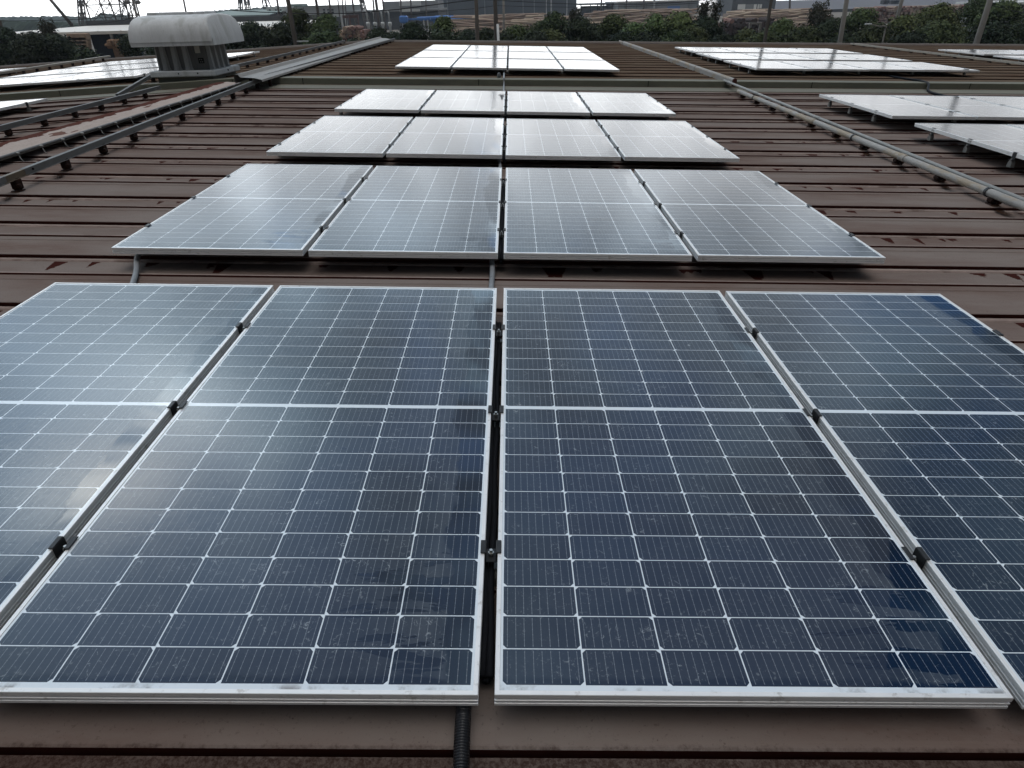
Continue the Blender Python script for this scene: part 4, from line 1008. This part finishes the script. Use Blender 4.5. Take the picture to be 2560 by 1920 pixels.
s = tag(MB().__class__() and (lambda mb: (mb.add([(X_(2547, 60), 60, Z_(2547, 118, 60) - 5), (X_(2640, 60), 60, Z_(2547, 118, 60) - 5), (X_(2640, 60), 60, Z_(2560, 92, 60) + 1.2), (X_(2562, 60), 60, Z_(2560, 92, 60)), (X_(2547, 60), 61, Z_(2547, 118, 60) - 5), (X_(2640, 60), 61, Z_(2547, 118, 60) - 5), (X_(2640, 60), 61, Z_(2560, 92, 60) + 1.2), (X_(2562, 60), 61, Z_(2560, 92, 60))], [(0, 1, 2, 3), (7, 6, 5, 4), (0, 3, 7, 4), (3, 2, 6, 7)]), mb.build('gable_wall', m_white))[1])(MB()), 'sliver of a cream gable wall low at the right picture edge', 'wall')
s = thing_at('concrete_portal', 'small concrete portal frame standing in the bushes before the dark log ends', 'portal frame')
Yp = 75
for u in (1879, 1904): bld_box(s, 'post', u, u + 4.5, 58, None, Yp, .25, m_conc)
bld_box(s, 'beam', 1878, 1909, 57, 61, Yp - .02, .3, m_conc)

# 5 log piles: too many to count, one mass each
m_log = mm('log_bark', (0.27, 0.205, 0.165), 0.9, 0, 0.45, 0.5); m_log2 = mm('peeled_log', (0.42, 0.34, 0.265), 0.85, 0, 0.3, 0.5); m_end = mm('dark_log_end', (0.050, 0.035, 0.032), 0.9, 0, 0.5, 0.6); m_log3 = mm('red_bark', (0.19, 0.11, 0.09), 0.9, 0, 0.45, 0.5)
def logs(label, u0, u1, vt, vb, Y, ends=False, pale=0.2, seed=1, mats=None, r0=0.32):
    r_ = random.Random(seed); mb = MB(); x0, x1 = X_(u0, Y), X_(u1, Y); zt = Z_((u0 + u1) / 2, vt, Y); zb = max(GZ, Z_((u0 + u1) / 2, vb, Y) - 1)
    hgt = zt - GZ
    if not ends:
        mb.box((x0 + .4, Y + 1.0, GZ), (x1 - .4, Y + 9, zt - hgt * .12), 0)
        row = 0; z = zt - r0
        while z > zb - 1.5:
            x = x0 + r_.uniform(-3, 0)
            while x < x1:
                ln = r_.uniform(7, 13); rr = r0 * r_.uniform(.7, 1.15); yy = Y - (zt - z) * .5 + r_.uniform(-.3, .3); tl = r_.uniform(-.5, .5)
                xe = min(x + ln, x1 + 2)
                mb.tube([(x, yy, z + tl), (xe, yy + r_.uniform(-.4, .4), z - tl)], [rr, rr * .85], 7, 1 if r_.random() < pale else 0)
                x += ln + r_.uniform(-1, .8)
            z -= r0 * 1.5; row += 1
        for k in range(int((x1 - x0) / 1.3)):
            x = r_.uniform(x0, x1 - 6); yy = Y + r_.uniform(1, 9); mb.tube([(x, yy, zt + r_.uniform(-.5, .3)), (x + r_.uniform(6, 12), yy + r_.uniform(-1, 1), zt + r_.uniform(-.5, .3))], r0 * .8, 7, 1 if r_.random() < pale else 0)
    else:
        mb.box((x0 + .3, Y + .6, GZ), (x1 - .3, Y + 7, zt - hgt * .12), 0)
        z = zb
        while z < zt:
            x = x0 + r_.uniform(0, .8)
            while x < x1:
                rr = r0 * r_.uniform(.6, 1.15); k = (x - x0) / (x1 - x0); lim = zt - hgt * .25 * abs(k - .5) + r_.uniform(-.8, .5)
                if z < lim: mb.tube([(x, Y - r_.uniform(0, 1.2), z), (x + r_.uniform(-.2, .2), Y + 6, z)], rr, 8, 1 if r_.random() < pale else 0)
                x += rr * 2.0
            z += r0 * 1.7
    return tag(mb.build('log_pile', mats or [m_log, m_log2], None), label, 'log pile', 'log piles in the timber yard', 'stuff')
logs('pile of long pale brown logs in front of the slate warehouse', 1130, 1345, 40, 75, 230, False, .35, 2)
logs('low pile of brown logs right of the slate warehouse piles', 1300, 1420, 47, 70, 215, False, .2, 3)
logs('wide pile of tan logs before the pale warehouse', 1478, 1730, 27, 58, 260, False, .3, 4)
logs('pale peeled logs lying in front of the panel workshop', 1825, 2060, 27, 60, 240, False, .45, 5)
logs('dark stack of log ends behind the right hand bushes', 1800, 1950, 50, 115, 170, True, .08, 6, [m_end, m_log3], .55)
logs('red brown stack of log ends at the right skyline', 2150, 2420, 13, 45, 260, True, .5, 7, [m_log3, m_log], .5)
logs('brown logs low in front of the sawmill gantry', 840, 910, 66, 95, 150, True, .45, 8, [m_log3, m_crate], .4)
mb = MB(); r_ = random.Random(4)
for k in range(14): mb.cbox((X_(r_.uniform(1062, 1200), 238), 238 + r_.uniform(-2, 2), Z_(1130, r_.uniform(42, 49), 238)), (r_.uniform(4, 9), 3, r_.uniform(.5, 1.2)), .2)
mb.cbox((X_(1130, 240), 240, (GZ + Z_(1130, 46, 240)) / 2), (12, 3, Z_(1130, 46, 240) - GZ), .2)
tag(mb.build('tarp_cover', m_blue), 'blue tarpaulin over the left end of the log pile by the slate warehouse', 'tarpaulin')


# ---------------------------------------------------------------- trees
LEAF = {
    'dark': leaf_material('dark_foliage', (0.016, 0.027, 0.015), (0.026, 0.042, 0.020), (0.05, 0.075, 0.03)),
    'mid': leaf_material('mid_foliage', (0.026, 0.045, 0.016), (0.060, 0.095, 0.028), (0.12, 0.16, 0.05)),
    'light': leaf_material('light_foliage', (0.034, 0.060, 0.018), (0.090, 0.140, 0.036), (0.16, 0.20, 0.065)),
    'wisp': leaf_material('wispy_foliage', (0.036, 0.040, 0.026), (0.060, 0.062, 0.040), (0.085, 0.08, 0.055)),
}
m_bark = simple('bark', (0.075, 0.06, 0.048), 0.9, 0, 0.35, 3, 0.2)
def rdir(r_):
    while True:
        v = Vector((r_.uniform(-1, 1), r_.uniform(-1, 1), r_.uniform(-1, 1)))
        if 0.05 < v.length < 1: return v.normalized()
def unit(a): return a / np.maximum(np.linalg.norm(a, axis=1, keepdims=True), 1e-6)
def leaf_mesh(name, P, N, S, asp, g, mat, root):
    """one small bent leaf face per point"""
    n = len(P); h = unit(g.normal(size=(n, 3))); A = unit(np.cross(N, h)); B = np.cross(N, A)
    A = A * S[:, None]; B = B * (S * asp)[:, None]
    V = np.stack([P - A - B * .5, P + A * .2 - B, P + A, P - A * .1 + B], 1).reshape(-1, 3)
    me = bpy.data.meshes.new(name); me.vertices.add(4 * n); me.vertices.foreach_set('co', V.astype(np.float32).ravel())
    me.loops.add(4 * n); me.loops.foreach_set('vertex_index', np.arange(4 * n, dtype=np.int32)); me.polygons.add(n)
    me.polygons.foreach_set('loop_start', np.arange(0, 4 * n, 4, dtype=np.int32)); me.materials.append(mat); me.update(calc_edges=True)
    o = bpy.data.objects.new(name, me); COL.objects.link(o); o.parent = root
    return o
def tree(label, u, wpx, vt, Y, kind, seed, leaf=None, dens=1.0, group='trees and bushes behind the roof', name='bushy_tree', cat='tree'):
    r_ = random.Random(seed); g = np.random.default_rng(seed); x = X_(u, Y); rx = (X_(u + wpx / 2, Y) - X_(u - wpx / 2, Y)) / 2; zt = Z_(u, vt, Y)
    root = thing_at(name, label, cat, group); root.matrix_world = Matrix.Translation((x, Y, GZ))
    H = zt - GZ; Ps = []; Ns = []; Ss = []
    if kind != 'wisp':
        lf = leaf or 0.085; k = 0
        nl = int((30 + 9 * rx) * dens)
        while k < nl:
            t = 1 - r_.random() ** 1.9 * .8 if k > 7 else r_.uniform(.93, 1.0)
            env = rx * (1 - max(0, (t - .35) / .65) ** 4.5 * .9) * (.55 + .45 * min(1, t / .4))
            an = r_.uniform(0, 6.283); rr = env * r_.uniform(.35, 1.0) ** .5 * .86
            lr = r_.choice((.34, .45, .6, .85)) * r_.uniform(.85, 1.15) * (0.75 + 0.12 * rx)
            c = np.array([math.cos(an) * rr, math.sin(an) * rr * .85, H * t - lr * .62]); k += 1
            n = int(360 * lr ** 2 * (0.085 / lf) ** 2) + 40
            sub = unit(g.normal(size=(8, 3))); D = unit(g.normal(size=(n, 3))); b = np.maximum(0, (D @ sub.T).max(1)) ** 3
            rad = lr * (0.58 + 0.50 * b + g.uniform(-.14, .16, n)); P = c + D * rad[:, None] * np.array([1.05, 1.05, .72])
            Ps.append(P); Ns.append(unit(D + unit(g.normal(size=(n, 3))) * .8 + np.array([0, 0, .4]))); Ss.append(lf * g.uniform(.55, 1.4, n))
        n = int(900 * dens); D = unit(g.normal(size=(n, 3))); q = g.uniform(.1, .72, n)[:, None]
        Ps.append(np.array([0, 0, H * .56]) + D * q * np.array([rx, rx * .85, H * .42])); Ns.append(unit(g.normal(size=(n, 3)))); Ss.append(lf * 3.4 * np.ones(n))
        asp = .6
    else:
        lf = leaf or 0.10
        for k in range(int((16 + 8 * rx) * dens)):
            t = r_.uniform(.45, 1.0) if k > 2 else 1.0
            env = rx * (1.12 - .75 * max(0, (t - .5) / .5) ** 1.5); an = r_.uniform(0, 6.283); rr = env * r_.uniform(.1, 1)
            hp_ = r_.uniform(.7, 1.5); c = np.array([math.cos(an) * rr, math.sin(an) * rr, H * t - hp_ * .9]); n = 210
            D = unit(g.normal(size=(n, 3))); q = g.uniform(0, 1, n)[:, None] ** .5; P = c + D * q * np.array([r_.uniform(.25, .5), .4, hp_]); P[:, 0] += (P[:, 2] - c[2]) * r_.uniform(-.15, .25)
            Ps.append(P); Ns.append(unit(D * np.array([1, 1, .2]) + g.normal(size=(n, 3)) * .4)); Ss.append(lf * g.uniform(.6, 1.6, n))
        asp = .35
    P = np.concatenate(Ps); keep = P[:, 2] > .4
    leaf_mesh('crown', P[keep], np.concatenate(Ns)[keep], np.concatenate(Ss)[keep], asp, g, LEAF[kind], root)
    tk = MB(); lean = r_.uniform(-.3, .3); hc = H * .75
    tk.tube([(0, 0, -.2), (lean * .2, 0, H * .25), (lean * .6, .1, H * .5), (lean, 0, H * .86)], [.17, .14, .10, .03], 8)
    for k in range(5):
        d = rdir(r_); z0_ = H * r_.uniform(.28, .6); tk.tube([(lean * .4, 0, z0_), (lean * .4 + d.x * rx * .4, d.y * rx * .4, z0_ + hc * .16), (lean * .4 + d.x * rx * .75, d.y * rx * .7, z0_ + hc * .3)], [.07, .05, .015], 6)
    tk.build('trunk', m_bark, root, smooth=True)
    return root
T = [  # u, width, top, Y, kind, label
 (-20, 150, 66, 52, 'dark', 'dark bush at the left picture edge below the pale shed roof'),
 (60, 120, 80, 47, 'dark', 'dark rounded bush left of the upright feathery tree'),
 (108, 78, 44, 55, 'wisp', 'upright feathery tree in front of the pale shed roof at the left'),
 (118, 120, 86, 49, 'dark', 'dark bush at the foot of the upright feathery tree'),
 (185, 60, 122, 46, 'dark', 'low dark bush under the navy shutter'),
 (312, 72, 86, 58, 'dark', 'dark bush just left of the ventilator hood'),
 (385, 110, 98, 50, 'dark', 'dark bush hidden behind the ventilator neck'),
 (620, 120, 56, 54, 'dark', 'dark tree right of the ventilator hood'),
 (560, 100, 76, 48, 'dark', 'dark bush close to the right side of the ventilator'),
 (690, 120, 58, 48, 'dark', 'dark bush left of the pole with the white box'),
 (745, 92, 22, 58, 'mid', 'tall tree behind the pole with the white box'),
 (815, 80, 33, 56, 'mid', 'cone shaped tree right of the pole with the white box'),
 (800, 140, 74, 47, 'mid', 'wide low bush above the pale ridge cap end'),
 (875, 60, 96, 44, 'dark', 'low bush in front of the brown logs by the gantry'),
 (945, 100, 70, 47, 'dark', 'dark bush below the pale bent ducts'),
 (1030, 110, 56, 50, 'dark', 'dark bush below the blue loading machine'),
 (1108, 78, 41, 54, 'mid', 'rounded tree between the blue machine and the first tall pole'),
 (1110, 140, 74, 45, 'dark', 'wide dark bush left of the first tall pole'),
 (1215, 90, 70, 48, 'dark', 'dark bush between the two tall middle poles'),
 (1290, 80, 63, 50, 'light', 'small light green bush right of the middle poles'),
 (1330, 110, 80, 45, 'dark', 'dark bush in front of the light green one, right of the middle poles'),
 (1385, 96, 29, 54, 'mid', 'tall rounded tree at the right end of the slate warehouse'),
 (1442, 76, 17, 62, 'wisp', 'thin brownish feathery tree right of the slate warehouse'),
 (1455, 120, 46, 50, 'dark', 'dark dome shaped bush left of the pipe end'),
 (1375, 90, 72, 46, 'light', 'layered light bush low beside the dark dome shaped one'),
 (1535, 80, 38, 52, 'mid', 'tree right of the dark dome shaped bush'),
 (1590, 100, 58, 47, 'light', 'light green bush above the round topped duct'),
 (1640, 96, 34, 52, 'light', 'light green leafy tree before the tan logs'),
 (1705, 100, 30, 50, 'light', 'bright clumped tree left of the tall loose tree'),
 (1770, 116, -14, 56, 'wisp', 'tall loose tree reaching the top of the picture, right of centre'),
 (1765, 110, 40, 54, 'dark', 'dark foliage at the base of the tall loose tree'),
 (1690, 140, 74, 45, 'mid', 'broad low bush under the bright clumped tree'),
 (1872, 110, 76, 48, 'light', 'light green low bush in front of the concrete portal'),
 (1960, 110, 50, 50, 'light', 'light green bush right of the concrete portal'),
 (2020, 120, 66, 46, 'mid', 'broad green bush left of the leaning pole'),
 (2055, 130, 2, 58, 'wisp', 'large brownish feathery tree left of the leaning pole at the right'),
 (2090, 120, 44, 53, 'dark', 'dark foliage below the large brownish feathery tree'),
 (2160, 110, 20, 52, 'light', 'bright green bush right of the leaning pole'),
 (2200, 130, 56, 47, 'mid', 'green bush behind the street lamp'),
 (2262, 90, 40, 50, 'light', 'green bush right of the street lamp'),
 (2340, 130, 8, 54, 'light', 'big bright green tree left of the right hand grey pole'),
 (2360, 160, 52, 46, 'mid', 'wide green bush at the foot of the right hand grey pole'),
 (2440, 130, -4, 58, 'mid', 'tall green tree behind the right hand grey pole'),
 (2505, 130, 2, 54, 'mid', 'tall green tree right of the right hand grey pole'),
 (2500, 130, 56, 46, 'dark', 'dark bush low at the right picture edge'),
 (985, 80, 78, 62, 'dark', 'dark bush behind the one below the blue loading machine, left side'),
 (1170, 80, 74, 64, 'dark', 'small dark bush right behind the first tall pole'),
 (1255, 70, 80, 46, 'dark', 'low dark bush at the foot of the pale steel post'),
 (1345, 84, 60, 62, 'mid', 'bush between the light green one and the tall rounded tree'),
 (1498, 90, 58, 62, 'dark', 'dark bush filling the gap right of the dark dome shaped bush'),
 (1560, 96, 82, 44, 'dark', 'low dark bush above the back end of the round topped duct'),
 (1625, 84, 80, 44, 'dark', 'low dark bush at the foot of the light green leafy tree'),
 (1745, 80, 68, 48, 'mid', 'green bush just left of the tall loose tree base'),
 (1815, 90, 86, 44, 'dark', 'low dark bush between the tall loose tree and the concrete portal'),
 (1920, 90, 80, 44, 'mid', 'low bush at the foot of the leaning dark pole'),
 (2130, 110, 84, 44, 'dark', 'low dark bush at the foot of the banded leaning pole'),
 (2290, 120, 84, 44, 'dark', 'low dark bush right below the street lamp arm'),
 (2600, 140, 30, 52, 'dark', 'dark tree cut by the right picture edge'),
]
for i, (u, wp, vt, Y, kd, lab) in enumerate(T):
    tree(lab, u, wp * (1.5 if kd != 'wisp' else 1.15), vt, Y, kd, 100 + i, name='feathery_tree' if kd == 'wisp' else 'bushy_tree', dens=1.0)


# ---------------------------------------------------------------- poles, lamp, lattice towers, wires
def line_pole(name, label, u_top, v_top, u_low, v_low, Y, r0, mat, zmax=None, group='utility poles', cat='pole', extra=None, zmin=None):
    a = at(u_low, v_low, Y); b = at(u_top, v_top, Y); d = (b - a) / (b.z - a.z)
    z1 = zmax if zmax is not None else b.z; z0_ = GZ if zmin is None else zmin
    p0 = a + d * (z0_ - a.z); p1 = a + d * (z1 - a.z)
    root = empty(name, Matrix.Translation(p0)); tag(root, label, cat, group); h = p1 - p0
    mb = MB(); mb.tube([Vector((0, 0, 0)), h * .5, h], [r0 * 1.15, r0 * 1.0, r0 * .8], 12); o = mb.build('shaft', mat, root, smooth=True)
    if z1 > b.z + 1:
        mb = MB(); mb.box((-1.1, -.06, -.06), (1.1, .06, .06)); c = mb.build('crossarm', mat, root); c.location = h * .95
        for q in (-1, -.5, .5, 1):
            mb = MB(); mb.tube([(q, 0, .05), (q, 0, .14), (q, 0, .22)], [.05, .07, .04], 8); k = mb.build('insulator', m_white, root); k.location = h * .95
    if extra: extra(root, h)
    return root
def box_extra(root, h):
    mb = MB(); mb.cbox((.42, -.1, 0), (.38, .3, .62), .04); o = mb.build('equipment_box', m_white, root); o.location = (h.x * .42, 0, GZ * 0 + 7.55)
    mb = MB(); mb.box((.1, -.1, .3), (.75, 0, .36)); o = mb.build('bracket', m_duct, root); o.location = (h.x * .42, 0, 7.75)
line_pole('utility_pole', 'wooden pole with a white box in front of the tall tree, right of the ventilator', 721, 0, 741, 113, 42, .14, m_wood, 3.6, extra=box_extra)
line_pole('utility_pole', 'dark pole in front of the white works building', 791, 0, 796, 30, 70, .14, m_wood, 4.0)
line_pole('utility_pole', 'dark tall pole, left one of the pair at the picture centre', 1191.5, 0, 1195.3, 105, 40, .125, m_wood, 1.45)
line_pole('utility_pole', 'dark tall pole, right one of the pair at the picture centre', 1239, 0, 1242.5, 105, 40.6, .125, m_wood, 4.2)
line_pole('steel_post', 'short pale post touching the right one of the two middle poles', 1245.5, 60, 1247.5, 105, 40.2, .085, m_duct, None, None, 'post')
line_pole('utility_pole', 'thin pale pole just right of the middle pair', 1260, 0, 1261, 60, 75, .13, m_conc, 3.0)
line_pole('utility_pole', 'leaning dark pole before the pale peeled logs', 1929.4, 0, 1912, 109, 41.2, .10, m_wood, 4.0)
line_pole('utility_pole', 'leaning pole with a metal band in front of the large brownish feathery tree', 2117.9, 0, 2099.7, 110.8, 41.0, .13, m_conc, 4.5)
line_pole('utility_pole', 'pale pole rising from the bushes at the red brown log ends', 2256, 0, 2248, 28, 90, .22, m_conc, 5.0)
line_pole('utility_pole', 'thick leaning grey pole at the right before the big green trees', 2474.4, 6.3, 2439.5, 114.6, 41.5, .16, m_conc, 5.0)
line_pole('utility_pole', 'dark pole at the left picture edge', 0, 50, 6.5, 78, 60, .13, m_wood, None)
line_pole('steel_mast', 'strongly leaning grey mast in front of the left sky', 128, 0, 180, 62, 120, .24, m_steel, 6.0, 'masts on the left skyline', 'mast', None, Z_(180, 64, 120))
line_pole('steel_mast', 'dark mast just left of the ventilator hood', 333, 0, 343, 41, 110, .18, m_steel, 7.0, 'masts on the left skyline', 'mast')
line_pole('steel_mast', 'thin dark mast above the ventilator hood', 460, 0, 466, 30, 100, .13, m_steel, 6.0, 'masts on the left skyline', 'mast')
for k, (ua, ub, vb, Y, r0) in enumerate(((694, 698, 32, 200, .28), (824, 829, 40, 210, .28), (846, 849, 30, 260, .22), (857, 858, 15, 280, .22), (864, 865, 15, 285, .22), (882, 886, 28, 240, .3), (934, 938, 45, 215, .25), (941, 949, 66, 160, .3), (958, 962, 38, 220, .25), (1003, 1004, 40, 240, .25), (1028, 1030, 40, 240, .25), (1066, 1067, 30, 300, .25))):
    line_pole('steel_mast', f'thin grey mast between the white house and the slate warehouse, {["first", "second", "third", "fourth", "fifth", "sixth", "seventh", "eighth", "ninth", "tenth", "eleventh", "twelfth"][k]} from the left', ua, 0, ub, vb, Y, r0, m_steel, Y * .02 + 8, 'thin masts at the mill', 'mast')
for k, (u, Y) in enumerate(((1505, 430), (1568, 450), (1611, 440), (1637, 430), (1976, 380))):
    line_pole('steel_mast', f'thin mast on the right skyline, {ORD[k]} from the left', u, 0, u - 1, 26, Y, .5, m_steel if k != 3 else m_duct, 8, 'thin masts on the right skyline', 'mast')
# street lamp
Yl = 41; p = at(2206, 112, Yl); q = at(2214, 75, Yl); root = empty('street_lamp', Matrix.Translation((p.x, Yl, GZ))); tag(root, 'pale street lamp with a curved arm in front of the dark bushes at the right', 'street lamp')
mb = MB(); e = at(2177, 61, Yl); o_ = Vector((p.x, Yl, GZ)); d = (q - p) / (q.z - p.z); pb = p + d * (GZ - p.z)
mb.tube([v - o_ for v in (pb, p, q, q + Vector((.02, 0, .12)), q + Vector((-.08, 0, .2)), q.lerp(e, .4) + Vector((0, 0, .06)), e)], [0.07, .05, .042, .038, .035, .03, .026], 10); mb.build('post', m_conc, root, smooth=True)
mb = MB(); mb.cbox(e - o_ + Vector((-.12, 0, .01)), (.36, .14, .07), .02); mb.build('lamp_head', m_duct, root)
# lattice towers against the left sky
def lattice(label, ul, ur, vb, ul0, ur0, Y, r, k=5, zt=14.0, group='lattice towers on the left skyline'):
    a0, b0 = at(ul, vb, Y), at(ur, vb, Y); a1, b1 = at(ul0, 0, Y), at(ur0, 0, Y)
    def ext(p, q, z): return p + (q - p) * ((z - p.z) / (q.z - p.z))
    root = empty('lattice_tower', Matrix.Translation((a0 + b0) / 2)); tag(root, label, 'lattice tower', group); o_ = (a0 + b0) / 2
    A0, B0, A1, B1 = ext(a0, a1, GZ), ext(b0, b1, GZ), ext(a0, a1, zt), ext(b0, b1, zt); dp = (B0 - A0).length; back = Vector((0, dp * .8, 0)); sh = Vector((dp * .14, 0, 0))
    mb = MB()
    C0 = [A0, B0, A0 + back + sh, B0 + back + sh]; tp = Vector((0, (B1 - A1).length * .8, 0)); C1 = [A1, B1, A1 + tp + sh, B1 + tp + sh]
    for c0, c1 in zip(C0, C1): mb.tube([c0 - o_, c1 - o_], r, 6)
    for i in range(k):
        for (x, y) in ((0, 1), (2, 3), (0, 2), (1, 3)):
            p = C0[x].lerp(C1[x], i / k) - o_; q = C0[y].lerp(C1[y], (i + 1) / k) - o_; p2 = C0[y].lerp(C1[y], i / k) - o_; q2 = C0[x].lerp(C1[x], (i + 1) / k) - o_
            mb.tube([p, q], r * .45, 5); mb.tube([p2, q2], r * .45, 5); mb.tube([q2, q], r * .6, 5)
    mb.build('frame', m_steel, root); mb = MB(); c = (A1 + B1) / 2 - o_; w_ = (B1 - A1).length
    for zz in (0.2, 2.0): mb.box((c.x - w_ * 1.5, c.y, c.z - zz - .1), (c.x + w_ * 1.5, c.y + .3, c.z - zz + .1))
    mb.build('crossarm', m_steel, root)
lattice('wide lattice tower with crossed braces against the left sky', 226, 290, 45, 211, 272, 130, .13, 9, 16)
lattice('narrow lattice tower with round lamps just left of the ventilator hood', 304, 332, 40, 298, 322, 125, .12, 8, 15)
lattice('small far lattice tower above the right end of the ventilator hood, left one', 596, 603, 25, 597, 602, 330, .25, 6, 22)
lattice('small far lattice tower above the right end of the ventilator hood, right one', 615, 624, 25, 611, 620, 330, .25, 6, 22)
lattice('faint far lattice tower left of the white house', 660, 672, 22, 656, 664, 360, .25, 6, 24)
lattice('faint thin lattice tower left of the wide one', 197, 208, 40, 194, 203, 260, .22, 8, 20)
lattice('lattice tower above the pale ducts', 905, 914, 25, 900, 907, 300, .25, 6, 20)
root = empty('yard_light', Matrix.Translation(at(318, 5, 124))); tag(root, 'pair of round lamp heads beside the narrow lattice tower', 'yard light')
for du in (0, 26):
    mb = MB(); p = at(318 + du, 5, 124) - at(318, 5, 124); mb.tube([p + Vector((-.45, 0, -.1)), p + Vector((-.2, 0, 0)), p + Vector((.3, 0, .02)), p + Vector((.5, 0, -.1))], [.1, .32, .34, .1], 10); mb.build('lamp_head', m_steel, root, smooth=True)
mb = MB(); mb.box((-.3, .2, -.1), (2.6, .35, 0)); mb.build('arm', m_steel, root)
# wires
def wire(label, pts, Y0, Y1, r):
    n = len(pts); P_ = []
    for i, (u, v) in enumerate(pts): P_.append(at(u, v, lerp(Y0, Y1, i / (n - 1))))
    fine = []
    for i in range(n - 1):
        for s_ in range(6):
            t = s_ / 6; p = P_[i].lerp(P_[i + 1], t); fine.append(p)
    fine.append(P_[-1]); mb = MB(); mb.tube([p - P_[0] for p in fine], r, 5)
    return tag(mb.build('overhead_wire', m_wire, None, Matrix.Translation(P_[0])), label, 'wire', 'overhead wires')
wire('thin wire sagging across the left sky', [(-30, 13), (60, 19), (150, 28), (240, 36), (330, 38)], 80, 80, .022)
wire('thin wire over the pale shed roof rising to the lattice towers', [(-10, 52), (70, 51), (150, 50), (230, 46), (340, 38)], 85, 85, .03)
wire('wire slanting from the shed roof up to the ventilator hood', [(170, 66), (230, 62), (290, 53), (345, 42)], 88, 88, .03)
wire('thick black wire from the white works building to the tall middle pole', [(560, 24), (655, 30), (760, 34), (880, 33), (1000, 23), (1100, 10), (1192, -1)], 46, 40, .024)
wire('thin wire below the thick black one, before the slate warehouse', [(1000, 40), (1095, 29), (1192, 21), (1240, 14)], 44, 42, .012)
wire('thin wire over the top of the slate warehouse', [(1192, -2), (1300, 4), (1400, 9), (1500, 12), (1600, 11), (1700, 6), (1930, -12)], 40, 47, .015)
wire('lower thin wire over the pale warehouse', [(1240, 14), (1340, 17), (1450, 18), (1560, 17), (1680, 12), (1800, 4)], 42, 47, .012)
wire('thin wire across the dark bushes at the right', [(1912, 92), (2000, 91), (2100, 78), (2200, 70), (2330, 62)], 44, 43, .008)
wire('thin wire from the thick leaning pole to the right picture edge', [(2476, 12), (2520, 24), (2575, 36)], 44, 44, .015)
wire('thin pale wire low across the bushes left of the roof end', [(-10, 148), (100, 143), (200, 142), (300, 146)], 40, 40, .010)


# ---------------------------------------------------------------- moist air over the port
m_ = bpy.data.materials.new('haze_air'); m_.use_nodes = True; nt = m_.node_tree
for nd in list(nt.nodes): nt.nodes.remove(nd)
pvn = nt.nodes.new('ShaderNodeVolumePrincipled'); pvn.inputs['Color'].default_value = (0.82, 0.90, 1.0, 1); pvn.inputs['Density'].default_value = 0.00022
on = nt.nodes.new('ShaderNodeOutputMaterial'); nt.links.new(pvn.outputs[0], on.inputs['Volume'])
mb = MB(); mb.box((-900, -60, GZ - 1.5), (900, 985, 45))
tag(mb.build('haze', m_), kind='stuff')
